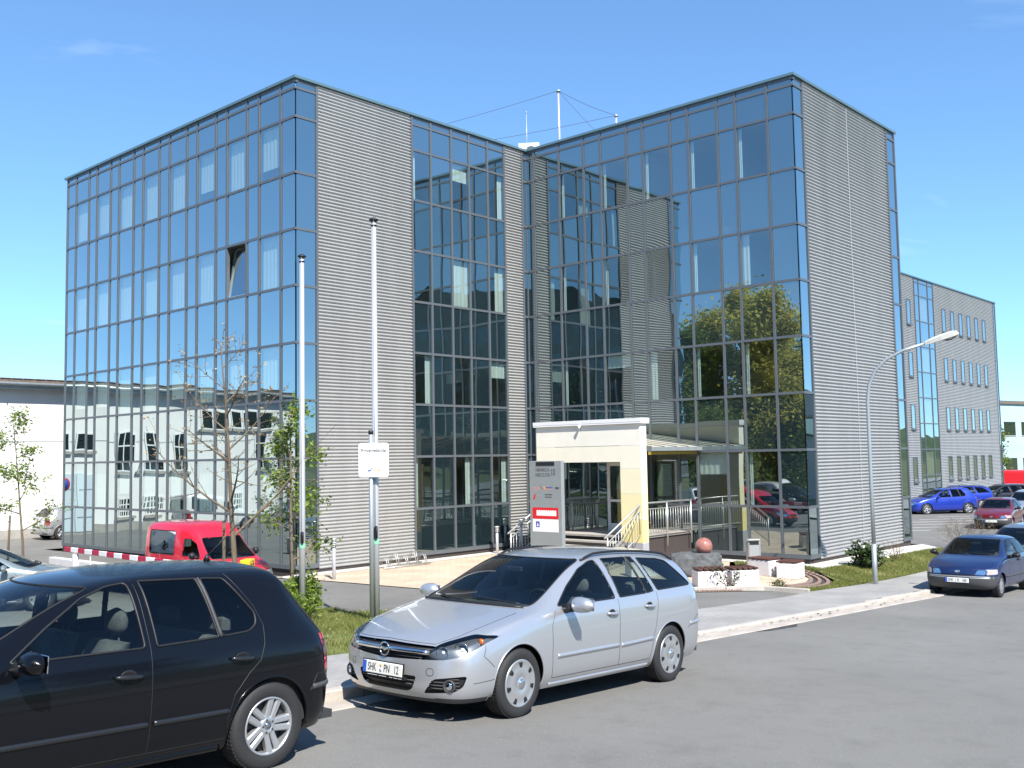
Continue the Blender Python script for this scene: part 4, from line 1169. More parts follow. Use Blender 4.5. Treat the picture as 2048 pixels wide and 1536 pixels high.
def seat(parent, x, y, w_=.5, z0=.42, lean=.20, h=.52, head=True, fwd=1):
    mb = MB()
    mb.cbox((x + .22, y, z0), (.52, w_, .16), .05)
    sec = []
    for k, t in enumerate(np.linspace(0, 1, 6)):
        ww = w_ / 2 * (1 - .16 * t ** 2); th = .065 * (1 - .35 * t); cx, cz = x - .02 - lean * t, z0 + .03 + (h) * t
        sec.append([(cx + th, y - ww, cz), (cx + th, y + ww, cz), (cx - th, y + ww * .96, cz), (cx - th, y - ww * .96, cz)])
    mb.grid(sec, smooth=True, closed=True); mb.poly(sec[-1])
    s_ = mb.build('seat', M['seat'], parent)
    if head:
        mb = MB(); hx, hz = x - .03 - lean * 1.12, z0 + h + .16
        rows = []
        for t in np.linspace(-1, 1, 7):
            q = math.sqrt(max(0.02, 1 - abs(t) ** 3)); rows.append([(hx + .055 * q * c_, y + .135 * q * s2 * (1 if abs(s2) < .9 else 1), hz + .095 * t) for c_, s2 in [(math.cos(a), math.sin(a)) for a in np.linspace(0, 2 * math.pi, 14)[:-1]]])
        mb.grid(rows, closed=True, flip=True); mb.poly(rows[-1]); mb.poly(rows[0][::-1])
        for dy in (-.05, .05): mb.tube([(hx, y + dy, hz - .2), (hx, y + dy, hz - .08)], .007, 5)
        mb.build('headrest', M['seat'], s_)
    return s_

def interior(car, L):
    mb = MB(); mb.box2((L['rear'], -L['hw'] + .13, .26), (L['cowl'] - .05, L['hw'] - .13, .32)); mb.build('floor_pan', M['dash'], car)
    mb = MB(); zc = L['zc']
    prof = [(L['cowl'] - .02, zc - .05), (L['cowl'] - .35, zc - .035), (L['cowl'] - .52, zc - .07), (L['cowl'] - .56, zc - .20), (L['cowl'] - .42, zc - .42), (L['cowl'], zc - .42)]
    mb.prism([(a, b) for a, b in prof], -L['hw'] + .12, L['hw'] - .12, lambda a, b, h: (a, h, b)); mb.build('dashboard', M['dash'], car)
    sx = L['seat']
    for y in (-.36, .36): seat(car, sx, y)
    seat(car, L['rseat'], 0, 1.24, .40, .22, .50, head=False)
    for y in (-.36, .36):
        hx, hz = L['rseat'] - .27, .40 + .50 + .12
        mb = MB(); mb.cbox((hx, y, hz), (.09, .25, .16), .04); mb.build('rear_headrest', M['seat'], car)
    mb = MB(); c = Vector((L['cowl'] - .66, .36, zc - .06)); n = 20; rr = .18; pts = []
    for k in range(n + 1):
        a = 2 * math.pi * k / n; pts.append((c.x + rr * math.cos(a) * .42, c.y + rr * math.sin(a), c.z + rr * math.cos(a) * .9))
    mb.tube(pts, .014, 6, cap=False)
    mb.tube([(c.x, c.y - rr, c.z), (c.x, c.y + rr, c.z)], .016, 5); mb.tube([(c.x, c.y, c.z), (c.x + .25, c.y, c.z - .12)], .03, 6)
    mb.build('steering_wheel', M['dark'], car)
    mb = MB(); mb.cbox((L['mir'][0], 0, L['mir'][1]), (.03, .22, .06), .012); mb.build('inside_mirror', M['dark'], car)
    # inner side trim below the windows and load floor
    for s2 in (-1, 1):
        mb = MB(); mb.box2((L['rear'] + .15, s2 * (L['hw'] - .10) - .02, .3), (L['cowl'] - .1, s2 * (L['hw'] - .10) + .02, L['belt'] - .05)); mb.build('door_trim', M['dash'], car)
    mb = MB(); mb.box2((L['rear'] + .05, -L['hw'] + .15, .62), (L['rseat'] - .32, L['hw'] - .15, .66)); mb.build('load_floor', M['dash'], car)
    # wheel wells and underbody
    mb = MB(); mb.box2((L['rear'] + .38, -L['hw'] + .24, .17), (L['front'] - .32, L['hw'] - .24, .30)); mb.build('underbody', M['dark'], car)
    for ax_ in L['axles']:
        for s2 in (-1, 1):
            mb = MB(); rw = L['arch'] + .012; y0, y1 = s2 * (L['hw'] - .30), s2 * (L['hw'] - .05)
            rows = [[(ax_ + rw * math.cos(a), yy, L['axz'] + rw * math.sin(a)) for a in np.linspace(-.12, math.pi + .12, 22)] for yy in (y0, y1)]
            mb.grid(rows, flip=s2 < 0)
            mb.poly([(ax_ + rw * math.cos(a), y0, L['axz'] + rw * math.sin(a)) for a in np.linspace(-.12, math.pi + .12, 22)])
            mb.build('wheel_well', M['dark'], car)

def mirror_part(car, x, z, y0, mat, sgn, w_=.22, h=.13, dark_stalk=True):
    mb = MB(); rows = []
    cy = sgn * (y0 + .06 + w_ / 2)
    for t in np.linspace(-1, 1, 9):
        q = max(.05, (1 - abs(t) ** 3.2)) ** .5
        yy = cy + sgn * t * w_ / 2; hh = h / 2 * q * (1 - .12 * t); dd = .085 * q
        rows.append([(x + dd * (1.0 if math.cos(a) > 0 else .45) * math.cos(a), yy, z + hh * math.sin(a)) for a in np.linspace(0, 2 * math.pi, 17)[:-1]])
    mb.grid(rows, closed=True, flip=sgn > 0); mb.poly(rows[0]); mb.poly(rows[-1])
    o = mb.build('door_mirror', mat, car)
    mb = MB(); mb.tube([(x + .02, sgn * (y0 - .03), z - .055), (x + .015, sgn * (y0 + .10), z - .035)], [.045, .035], 8); mb.build('mirror_stalk', M['dark'] if dark_stalk else mat, o)
    mb = MB(); mb.cbox((x - .042, cy, z), (.008, w_ * .84, h * .74), .003); mb.build('mirror_glass', M['chrome'], o)

def handle_part(car, sh, x, z, mat, L=.2, sgns=(1, -1)):
    for sgn in sgns:
        h, nn = sh.onsurf('side', x, z, sgn)
        if h is None: continue
        mb = MB(); y = h.y
        pts = [(x + L / 2 * t, y + sgn * (.012 + .016 * (1 - t * t)), z + .006 * t) for t in np.linspace(-1, 1, 9)]
        mb.tube(pts, [.010, .014, .016, .017, .017, .017, .016, .014, .010], 8)
        o = mb.build('door_handle', mat, car)
        mb = MB()
        mb.lathe([(.0005, 0), (.040, .0), (.052, .003), (.056, .0005)], (0, 0, 0), 20, 'y', cap=False)
        for i, v in enumerate(mb.v): mb.v[i] = (x + v[0] * 1.1, y + sgn * (v[1] + .0015), z + v[2] * .78)
        mb.build('handle_recess', M['dark'], o)

def plate(car, x, z, text1, parts_txt, face=1, tilt=0.0, y=0.0):
    mb = MB(); mb.cbox((0, 0, 0), (.012, .52, .11), .006)
    p = mb.build('licence_plate', M['plate_white'], car, (x, y, z), (0, tilt, 0 if face > 0 else math.pi))
    mb = MB(); mb.box2((.0062, -.257, -.052), (.0068, -.212, .052)); mb.build('plate_band', M['plate_blue'], p)
    mb = MB(); mb.box2((-.012, -.272, -.066), (-.004, .272, .064)); mb.build('plate_holder', M['dark'], p)
    for txt, yy, size, sx in parts_txt:
        me = text_mesh(txt, size, sx, .0004, .0012); link('plate_text', me, M['text_dark'], p, (.0066, yy, -.002), (math.pi / 2, 0, math.pi / 2))
    mb = MB(); mb.lathe([(.013, 0), (.013, .0006), (.0005, .0006)], (.0062, -.02, .022), 14, 'x'); mb.build('plate_seal', M['orange'], p)
    mb = MB(); mb.lathe([(.015, 0), (.015, .0006), (.0005, .0006)], (.0062, -.02, -.022), 14, 'x'); mb.build('plate_seal', M['galv'], p)
    return p

BODY, CUTR, GLF, GLR, GLS, HEAD, TAIL, GRILL, LOWB, TAIL2, FOGR, MOULD, STRIP = range(13)

def base_car(name, label, sh, paint, L, loc, rz, pitch, group, glass='car_glass', roll=0.0):
    car = thing(name, label, 'car', loc, 0, group)
    car.rotation_euler = (roll, pitch, rz)
    return car

def finish(car, sh, paint, L, D):
    """shared panels"""
    ax = L['axles']
    for a in ax: sh.cut(CUTR, 'side', circ(a, L['axz'], L['arch']))
    sh.cut(CUTR, 'side', [(ax[0] - L['arch'], -.2), (ax[0] + L['arch'], -.2), (ax[0] + L['arch'], L['axz']), (ax[0] - L['arch'], L['axz'])], snap=False)
    sh.cut(CUTR, 'side', [(ax[1] - L['arch'], -.2), (ax[1] + L['arch'], -.2), (ax[1] + L['arch'], L['axz']), (ax[1] - L['arch'], L['axz'])], snap=False)
    body = sh.part(BODY, 'body', paint, car)
    sh.part(MOULD, 'bumper', D.get('bumper', paint), car)
    for s2 in (1, -1): sh.part(LOWB, 'lower_valance', M['trim_grey'], car, sel=lambda fc: fc[:, 0] * s2 > 0)
    ws = sh.part(GLF, 'windscreen', D.get('glassf', M['car_glass']), car)
    rw = sh.part(GLR, 'rear_window', D.get('glassr', M['car_glass_dark']), car)
    for side_, s2 in (('l', 1), ('r', -1)):
        for i in range(len(D['windows'])):
            sh.part(100 + i, 'side_window', D.get('glass', M['car_glass']), car, sel=lambda fc: fc[:, 1] * s2 > 0)
    mb = MB()
    for wdw in D['windows']: sh.line(mb, 'side', wdw, D.get('seal', .008), True, lift=.001)
    if D.get('wsout'): sh.line(mb, 'front', D['wsout'], .009, True, both=False, lift=.0)
    if D.get('rwout'): sh.line(mb, 'rear', D['rwout'], .009, True, both=False, lift=.0)
    mb.build('window_seals', D.get('sealmat', M['dark']), car)['kind'] = 'stuff'
    mb = MB()
    for ln in D['seams']: sh.line(mb, *ln[:2], .0035, ln[2] if len(ln) > 2 else False, lift=-.0012)
    mb.build('panel_gaps', M['dark'], car)['kind'] = 'stuff'
    # rolled arch lips
    for a in ax:
        q = [(a + L['arch'] * math.cos(t), L['axz'] + L['arch'] * math.sin(t)) for t in np.linspace(-.25, math.pi + .25, 40)]
        line_parts(car, sh, 'arch_lip', D.get('lip', paint), 'side', q, .011, -.006, 6)
    interior(car, L)
    for a in ax:
        for s2 in (1, -1): make_wheel(car, a, s2, L['hw'] - .115, L['tyre'], L.get('tw', .19), L['rim'], L['style'])
    return body
def recolor(car, paint, names=('body', 'bumper', 'arch_lip', 'door_mirror', 'door_handle', 'cargo_box', 'side_moulding')):
    for o in car.children_recursive:
        if o.type == 'MESH' and o.name.split('.')[0] in names and o.data.materials:
            if o.name.startswith('bumper') and o.data.materials[0] == M['trim_grey']: continue
            if o.name.startswith(('door_mirror', 'side_moulding', 'door_handle')) and o.data.materials[0] in (M['dark'], M['trim_grey']): continue
            o.material_slots[0].link = 'OBJECT'; o.material_slots[0].material = paint

def put(car, s, t, heading, dz=0.0):
    """stand a car on the street: s,t of its centre, heading relative to the street"""
    x, y = xy(s, t); return put_xy(car, x, y, RPH + heading, dz)
def put_xy(car, x, y, rz, dz=0.0):
    c, sn = math.cos(rz), math.sin(rz); e = 1.2
    zf, zb_ = tz(x + c * e, y + sn * e), tz(x - c * e, y - sn * e); zl, zr_ = tz(x - sn * .7, y + c * .7), tz(x + sn * .7, y - c * .7)
    car.location = (x, y, (zf + zb_) / 2 + dz); car.rotation_euler = (math.atan2(zl - zr_, 1.4), -math.atan2(zf - zb_, 2 * e), rz)
    return car

# ---------------------------------------------------------------- silver estate
def make_estate(level=4):
    st = [(2.05, .80, .19, .655, .735, .70, .655, .735, 0, .13), (1.80, .865, .19, .765, .80, .80, .70, .835, 0, .07), (1.36, .885, .21, .87, .835, .90, .725, .94, 0, .03),
          (1.00, .885, .20, .93, .845, .965, .74, 1.0, 0, .09), (.64, .885, .20, .955, .845, 1.135, .69, 1.19, 0, .07), (.27, .885, .20, .965, .845, 1.325, .635, 1.395, 0, .06),
          (-.06, .885, .20, .975, .845, 1.42, .61, 1.475, 0, .03), (-.55, .885, .20, .99, .845, 1.455, .60, 1.505, 0, 0), (-1.10, .885, .20, 1.005, .84, 1.445, .59, 1.50, 0, 0),
          (-1.60, .882, .21, 1.02, .83, 1.415, .58, 1.475, 0, 0), (-1.97, .865, .22, 1.02, .805, 1.35, .57, 1.43, .02, 0), (-2.16, .80, .24, 1.0, .745, 1.26, .56, 1.37, .12, -.03)]
    fr = {'x': [2.16, 2.245, 2.285, 2.28, 2.265, 2.25, 2.225, 2.18], 'z': [.19, .26, .37, .49, .595, .655, .70, .735], 'lim': None}
    re = {'x': [-2.20, -2.27, -2.295, -2.275, -2.235, -2.22, -2.15, -2.05], 'z': [.25, .32, .5, .68, .86, 1.0, 1.2, 1.38], 'lim': None}
    sh = Shell(st, fr, re, level)
    D = {}
    w1 = rounded([(.74, .975), (.46, 1.15), (.16, 1.305), (-.06, 1.372), (-.17, 1.385), (-.265, .995)], .03)
    w2 = rounded([(-.36, 1.0), (-.30, 1.395), (-.76, 1.40), (-.885, 1.015)], .02)
    w3 = rounded([(-.905, 1.016), (-.785, 1.40), (-.90, 1.395), (-1.045, 1.03)], .012)
    w4 = rounded([(-1.14, 1.035), (-.985, 1.385), (-1.42, 1.365), (-1.60, 1.335), (-1.93, 1.07), (-1.90, 1.055)], .03)
    D['windows'] = [w1, w2, w3, w4]
    for i, q in enumerate(D['windows']): sh.cut(100 + i, 'side', q)
    D['wsout'] = rounded([(.70, .975), (.555, 1.40), (-.555, 1.40), (-.70, .975), (0, .985)], .05)
    sh.cut(GLF, 'front', D['wsout'], mirror=False, rng=(-.2, 1.3))
    D['rwout'] = rounded([(.62, 1.06), (.53, 1.33), (-.53, 1.33), (-.62, 1.06)], .05)
    sh.cut(GLR, 'rear', D['rwout'], mirror=False)
    hl_f = rounded([(.39, .565), (.62, .575), (.73, .60), (.80, .66), (.84, .77), (.70, .785), (.55, .715)], .03)
    sh.cut(HEAD, 'front', [(a, b) for a, b in hl_f], rng=(1.55, 2.4))
    tl = rounded([(-2.02, 1.0), (-2.12, 1.0), (-2.30, .78), (-2.30, .70), (-2.20, .72), (-2.08, .90)], .02)
    sh.cut(TAIL, 'side', tl)
    sh.cut(GRILL, 'front', rounded([(.40, .565), (.52, .685), (0, .70), (-.52, .685), (-.40, .565), (0, .55)], .02), mirror=False, rng=(1.9, 2.4))
    lowg = rounded([(0, .285), (.26, .285), (.335, .325), (.37, .43), (0, .43)], .025)
    lowg = [(.27, .275), (.33, .31), (.375, .42), (-.375, .42), (-.33, .31), (-.27, .275)]
    sh.cut(GRILL, 'front', rounded(lowg, .03), mirror=False, rng=(1.9, 2.4))
    sh.cut(FOGR, 'front', rounded([(.43, .27), (.70, .295), (.765, .345), (.79, .44), (.54, .405)], .025), rng=(1.6, 2.4))
    sh.cut(LOWB, 'front', [(-.95, .1), (.95, .1), (.95, .235), (.5, .225), (-.5, .225), (-.95, .235)], mirror=False, rng=(1.74, 2.4)); sh.cut(LOWB, 'side', [(1.74, .1), (2.4, .1), (2.4, .235), (1.74, .235)])
    L = dict(axles=(1.3515, -1.3515), axz=.315, arch=.362, hw=.882, tyre=.318, rim=.222, style='cover', cowl=1.02, zc=.985, seat=.0, rseat=-.92, mir=(.42, 1.28), belt=.97, rear=-2.15, front=2.2, tw=.205)
    D['seams'] = [('side', [(.86, .30), (.88, .55), (.875, .80), (.80, .93)]), ('side', [(-.30, .30), (-.29, .6), (-.31, .985)]), ('side', [(-.92, .30), (-.98, .55), (-1.02, .66), (-1.09, .9), (-1.10, 1.02)]), ('side', [(.86, .30), (-.92, .30)]),
                  ('side', [(1.72, .50), (1.84, .60), (1.80, .70)]), ('side', [(1.70, .39), (1.95, .37)]), ('front', [(.50, .70), (.60, .76), (.66, .84), (.69, .93)]), ('front', [(-.5, .70), (0, .715), (.5, .70)]),
                  ('side', [(-1.73, .57), (-2.0, .70), (-2.28, .69)]), ('front', rounded([(.47, .495), (.535, .495), (.535, .43), (.47, .43)], .03), True)]
    car = thing('estate_car', 'silver estate car with plate SHK PN 12 parked at the kerb behind the black hatchback', 'car')
    finish(car, sh, M['paint_silver'], L, D)
    # headlamps: clear cover, dark housing, two bowls
    for s2 in (1, -1):
        h_ = sh.part(HEAD, 'headlight', M['lens_clear'], car, .002, sel=lambda fc: fc[:, 1] * s2 > 0)
        g = sh.part(HEAD, 'lamp_housing', M['lamp_housing'], h_, -.045, sel=lambda fc: fc[:, 1] * s2 > 0)
        for (yy, zz_, rr) in ((.715, .668, .072), (.575, .637, .058)):
            p, nn = sh.onsurf('front', s2 * yy, zz_)
            mb = MB(); mb.lathe([(rr * .25, -.055), (rr * .7, -.035), (rr, .005), (rr * .97, .008), (rr * .66, -.03), (rr * .2, -.045)], (0, 0, 0), 22, 'x', cap=False)
            o = mb.build('reflector', M['chrome'], h_, p - nn * .03 + Vector((-.012, 0, 0))); o.rotation_euler = (0, 0, s2 * .35)
            mb = MB(); mb.lathe([(.0005, -.05), (rr * .28, -.03), (rr * .30, -.005), (.0005, .006)], (0, 0, 0), 12, 'x'); mb.build('bulb', M['plate_white'], h_, p - nn * .03 + Vector((-.012, 0, 0)))
        p, nn = sh.onsurf('front', s2 * .79, .735)
        mb = MB(); mb.lathe([(.0005, -.03), (.03, -.02), (.034, .0), (.0005, .006)], (0, 0, 0), 14, 'x'); mb.build('indicator', M['amber'], h_, p - nn * .03)
    sh.part(TAIL, 'tail_light', M['tail_dark'], car, .003)
    gr = sh.part(GRILL, 'grille', M['dark'], car, -.03)
    for sgn, zz_, hw_, rr in ((0, .628, .455, .022),):
        mb = MB(); pts = []
        for yy in np.linspace(-.47, .47, 21):
            p, nn = sh.onsurf('front', yy, zz_ + .006 * (1 - (yy / .47) ** 2)); pts.append(p + nn * .002)
        mb.tube(pts, .024, 8); mb.build('chrome_bar', M['chrome'], gr)
    mb = MB()
    for zz_, hw_ in ((.583, .41), (.603, .43), (.66, .48), (.335, .31), (.372, .34), (.405, .35)):
        pts = []
        for yy in np.linspace(-hw_, hw_, 13):
            p, nn = sh.onsurf('front', yy, zz_); pts.append(p - nn * .018)
        mb.tube(pts, .006, 5)
    mb.build('grille_bars', M['trim_grey'], gr)['kind'] = 'stuff'
    for s2 in (1, -1):
        fg = sh.part(FOGR, 'fog_lamp_recess', M['dark'], car, -.03, sel=lambda fc: fc[:, 1] * s2 > 0)
        mb = MB()
        for zz_ in (.315, .345, .375, .405):
            pts = []
            for yy in np.linspace(.50, .74, 8):
                p, nn = sh.onsurf('front', s2 * yy, zz_)
                if p: pts.append(p - nn * .02)
            mb.tube(pts, .006, 5)
        mb.build('recess_bars', M['trim_grey'], fg)['kind'] = 'stuff'
        p, nn = sh.onsurf('front', s2 * .665, .345)
        mb = MB(); mb.lathe([(.058, -.03), (.058, .004), (.05, .01), (.042, -.01), (.0005, -.012)], (0, 0, 0), 20, 'x'); o = mb.build('fog_lamp', M['trim_grey'], fg, p - nn * .006); o.rotation_euler = (0, 0, s2 * .3)
        mb = MB(); mb.lathe([(.04, .0), (.03, .006), (.0005, .008)], (0, 0, 0), 18, 'x'); o = mb.build('fog_lens', M['chrome'], fg, p - nn * .008); o.rotation_euler = (0, 0, s2 * .3)
    # emblem: ring with a flash
    p, nn = sh.onsurf('front', 0, .632)
    em = MB(); n = 24
    em.tube([(p.x + .03, .058 * math.cos(2 * math.pi * k / n), .628 + .058 * math.sin(2 * math.pi * k / n)) for k in range(n + 1)], .008, 6, cap=False)
    em.prism([(-.075, -.006), (.0, .016), (.012, .004), (.075, .008), (.0, -.018), (-.012, -.005)], p.x + .026, p.x + .034, lambda a, b, h: (h, a, .628 + b))
    em.build('emblem', M['chrome'], gr)
    mb = MB(); mb.lathe([(.052, p.x + .012), (.05, p.x + .022), (.0005, p.x + .022)], (0, 0, .628), 20, 'x'); mb.build('emblem_back', M['dark'], gr)
    pp, nn = sh.onsurf('front', 0, .455)
    plate(car, pp.x + .022, .452, '', [('SHK', -.135, .098, .62), ('PN', .062, .098, .66), ('12', .185, .098, .66)], tilt=-.06)
    mb = MB(); mb.box2((pp.x - .03, -.27, .372), (pp.x + .02, .27, .40)); mb.build('plate_carrier', M['dark'], car)
    mb = MB()
    for y0, y1 in ((-.20, -.07), (-.05, .05), (.09, .13), (.145, .20), (.21, .25)): mb.box2((pp.x + .0205, y0, .380), (pp.x + .0215, y1, .392))
    mb.build('dealer_print', M['text_white'], car)['kind'] = 'stuff'
    # side mouldings, handles, mirrors, rails, antenna, wipers
    for a, b in ((.80, -.27), (-.32, -.955)):
        line_parts(car, sh, 'side_moulding', M['paint_silver'], 'side', [(a, .505), (b, .525 if b < -.5 else .513)], .022, -.004, 8)
    line_parts(car, sh, 'sill', M['paint_silver'], 'side', [(.88, .235), (-.93, .235)], .026, -.012, 8)
    line_parts(car, sh, 'bumper_moulding', M['paint_silver'], 'side', [(-1.78, .62), (-2.24, .64)], .022, -.006, 8)
    handle_part(car, sh, -.16, .845, M['paint_silver']); handle_part(car, sh, -.90, .875, M['paint_silver'])
    for s2 in (1, -1): mirror_part(car, .62, .995, .86, M['paint_silver'], s2, .26, .155)
    for s2 in (1, -1):
        mb = MB(); pts = []
        for xx in np.linspace(.02, -1.85, 26):
            h, nn = sh.onsurf('top', xx, s2 * .575)
            u = (xx + 1.85) / 1.87
            pts.append((xx, s2 * .575, h.z + .008 + .034 * min(1, 9 * min(u, 1 - u))))
        mb.tube(pts, .014, 6); mb.build('roof_rail', M['dark'], car)
    mb = MB(); h, nn = sh.onsurf('top', -1.75, 0); mb.lathe([(.025, 0), (.015, .03), (.008, .035)], (-1.75, 0, h.z), 10); mb.tube([(-1.75, 0, h.z + .02), (-2.0, 0, h.z + .36)], [.005, .002], 5); mb.build('aerial', M['dark'], car)
    mb = MB()
    for (a, b) in (((.60, .985), (.05, 1.02)), ((.02, .982), (-.50, 1.01))):
        pts = []
        for t in np.linspace(0, 1, 10):
            h, nn = sh.onsurf('front', a[0] + (b[0] - a[0]) * t, a[1] + (b[1] - a[1]) * t)
            if h: pts.append(h + nn * .015)
        if len(pts) > 1:
            mb = MB(); mb.tube(pts, .009, 5); mb.build('wiper', M['dark'], car)
    mb = MB(); pts = []
    for yy in np.linspace(-.66, .66, 15):
        h, nn = sh.onsurf('front', yy, .968 + .012 * (1 - (yy / .66) ** 2)); pts.append(h + nn * .002)
    mb.tube(pts, .018, 6); mb.build('cowl_strip', M['dark'], car)
    return car

# ---------------------------------------------------------------- black hatchback
def make_hatch(level=4):
    st = [(1.90, .80, .19, .64, .745, .685, .655, .705, 0, .12), (1.63, .862, .19, .765, .80, .805, .70, .835, 0, .06), (1.256, .882, .21, .86, .83, .89, .72, .92, 0, .03), (.93, .882, .20, .905, .84, .94, .74, .97, 0, .10),
          (.59, .882, .20, .92, .84, 1.115, .69, 1.165, 0, .07), (.23, .882, .20, .925, .84, 1.305, .635, 1.365, 0, .06), (-.08, .882, .20, .93, .84, 1.395, .615, 1.445, 0, .03), (-.55, .882, .20, .945, .84, 1.432, .61, 1.478, 0, 0),
          (-1.0, .882, .20, .96, .838, 1.435, .61, 1.48, 0, 0), (-1.30, .88, .20, .97, .83, 1.435, .61, 1.48, 0, 0), (-1.45, .877, .21, .97, .825, 1.42, .61, 1.465, 0, 0), (-1.525, .875, .21, .97, .82, 1.345, .615, 1.385, 0, 0), (-1.71, .86, .22, .96, .79, 1.12, .635, 1.155, 0, -.02), (-1.88, .80, .23, .90, .735, .94, .64, .965, 0, -.04)]
    fr = {'x': [2.0, 2.09, 2.12, 2.115, 2.10, 2.085, 2.06, 2.02], 'z': [.19, .26, .36, .48, .58, .64, .675, .705], 'lim': None}
    re = {'x': [-1.94, -2.01, -2.03, -2.02, -1.99, -1.975, -1.955, -1.925], 'z': [.24, .30, .45, .60, .75, .86, .92, .955], 'lim': None}
    sh = Shell(st, fr, re, level)
    D = {}
    w1 = rounded([(.66, .955), (.40, 1.14), (.14, 1.30), (-.05, 1.365), (-.195, 1.385), (-.235, .968)], .03)
    w2 = rounded([(-.325, .97), (-.285, 1.392), (-.725, 1.392), (-.81, .99)], .015)
    w3 = rounded([(-.84, .993), (-.757, 1.392), (-.95, 1.385), (-1.145, 1.13), (-1.14, 1.055), (-1.07, 1.01)], .03)
    D['windows'] = [w1, w2, w3]
    for i, q in enumerate(D['windows']): sh.cut(100 + i, 'side', q)
    D['wsout'] = rounded([(.70, .955), (.555, 1.365), (-.555, 1.365), (-.70, .955), (0, .965)], .05)
    sh.cut(GLF, 'front', D['wsout'], mirror=False, rng=(-.3, 1.25))
    D['rwout'] = rounded([(.60, 1.02), (.52, 1.33), (-.52, 1.33), (-.60, 1.02)], .06)
    sh.cut(GLR, 'rear', D['rwout'], mirror=False, rng=(-2.2, -1.2))
    tl = rounded([(-1.75, .935), (-1.91, .915), (-2.06, .66), (-1.80, .655), (-1.785, .72)], .02)
    sh.cut(TAIL, 'side', tl); sh.cut(TAIL, 'rear', rounded([(.58, .665), (.95, .655), (.95, .93), (.66, .915)], .03), rng=(-2.2, -1.78))
    sel = (sh.reg == TAIL) & (sh.fc[:, 2] > .755) & (sh.fc[:, 2] < .855); sh.reg[sel] = TAIL2
    hl = rounded([(.42, .55), (.74, .57), (.80, .66), (.74, .71), (.44, .68)], .05)
    sh.cut(HEAD, 'front', hl, rng=(1.5, 2.3))
    sh.cut(GRILL, 'front', rounded([(.40, .55), (.40, .67), (-.40, .67), (-.40, .55)], .02), mirror=False, rng=(1.8, 2.3))
    sh.cut(GRILL, 'front', rounded([(.60, .25), (.60, .34), (-.60, .34), (-.60, .25)], .03), mirror=False, rng=(1.8, 2.3))
    L = dict(axles=(1.256, -1.256), axz=.31, arch=.362, hw=.880, tyre=.317, rim=.212, style='alloy', cowl=.98, zc=.955, seat=-.02, rseat=-.86, mir=(.40, 1.25), belt=.94, rear=-1.95, front=2.05, tw=.195)
    D['seams'] = [('side', [(.80, .28), (.81, .6), (.76, .88)]), ('side', [(-.27, .28), (-.275, .955), (-.24, 1.40)]), ('side', [(-.90, .28), (-.885, .42), (-.93, .58), (-1.05, .72), (-1.15, .80), (-1.195, .92), (-1.205, 1.04), (-1.15, 1.18), (-.985, 1.415)]), ('side', [(.80, .28), (-.90, .28)]),
                  ('rear', [(.67, 1.0), (.60, 1.34)]), ('side', [(-1.63, .52), (-1.70, .64), (-2.0, .62)]), ('rear', [(-.70, .60), (.70, .60)]), ('side', [(1.62, .50), (1.75, .58)])]
    D['glass'] = M['car_glass']; D['glassr'] = M['car_glass']; D['sealmat'] = M['dark']; D['seal'] = .009
    car = thing('hatchback_car', 'black five door hatchback with five spoke alloy wheels parked at the kerb', 'car')
    finish(car, sh, M['paint_black'], L, D)
    sh.part(TAIL, 'tail_light', M['tail_red'], car, .004); sh.part(TAIL2, 'tail_light_band', M['tail_dark'], car, .004)
    for s2 in (1, -1): sh.part(HEAD, 'headlight', M['chrome'], car, .002, sel=lambda fc: fc[:, 1] * s2 > 0)
    gr = sh.part(GRILL, 'grille', M['dark'], car, -.02)
    mb = MB()
    for zz_ in (.575, .61, .645):
        pts = []
        for yy in np.linspace(-.39, .39, 9): p, nn = sh.onsurf('front', yy, zz_); pts.append(p - nn * .01)
        mb.tube(pts, .009, 5)
    mb.build('grille_bars', M['trim_grey'], gr)['kind'] = 'stuff'
    for a, b in ((.84, -.25), (-.295, -.885)):
        line_parts(car, sh, 'side_moulding', M['moulding_black'], 'side', [(a, .475), (b, .475)], .020, -.005, 8)
    line_parts(car, sh, 'sill', M['paint_black'], 'side', [(.86, .215), (-.86, .215)], .034, -.016, 8)
    line_parts(car, sh, 'bumper_strip', M['trim_grey'], 'side', [(-1.65, .545), (-1.85, .55), (-1.97, .55)], .024, -.008)
    mb = MB(); pts = []
    for yy in np.linspace(-.80, .80, 21):
        p, nn = sh.onsurf('rear', yy, .55)
        if p: pts.append(p - nn * .008)
    mb.tube(pts, .024, 8); mb.build('bumper_strip', M['trim_grey'], car)
    handle_part(car, sh, -.10, .80, M['moulding_black']); handle_part(car, sh, -.985, .83, M['moulding_black'])
    for s2 in (1, -1): mirror_part(car, .60, .975, .855, M['paint_black'], s2, .21, .14)
    mb = MB(); h, nn = sh.onsurf('top', -1.22, 0); mb.lathe([(.028, 0), (.018, .03), (.008, .05)], (-1.22, 0, h.z), 10); mb.tube([(-1.22, 0, h.z + .03), (-1.55, 0, h.z + .33)], [.006, .003], 5); mb.build('aerial', M['dark'], car)
    line_parts(car, sh, 'window_divider', M['trim_grey'], 'side', [(-.745, 1.392), (-.83, .99)], .013, .002, 6)
    pp, nn = sh.onsurf('rear', 0, .72); mb = MB(); mb.cbox((pp.x - .01, 0, .70), (.012, .52, .11), .006); mb.build('licence_plate', M['plate_white'], car)
    mb = MB(); mb.lathe([(.045, 0), (.04, -.012), (.0005, -.012)], (pp.x + .02, 0, .86), 18, 'x'); mb.build('emblem', M['chrome'], car)
    pp, nn = sh.onsurf('front', 0, .42); mb = MB(); mb.cbox((pp.x + .01, 0, .42), (.012, .52, .11), .006); mb.build('licence_plate', M['plate_white'], car)
    return car

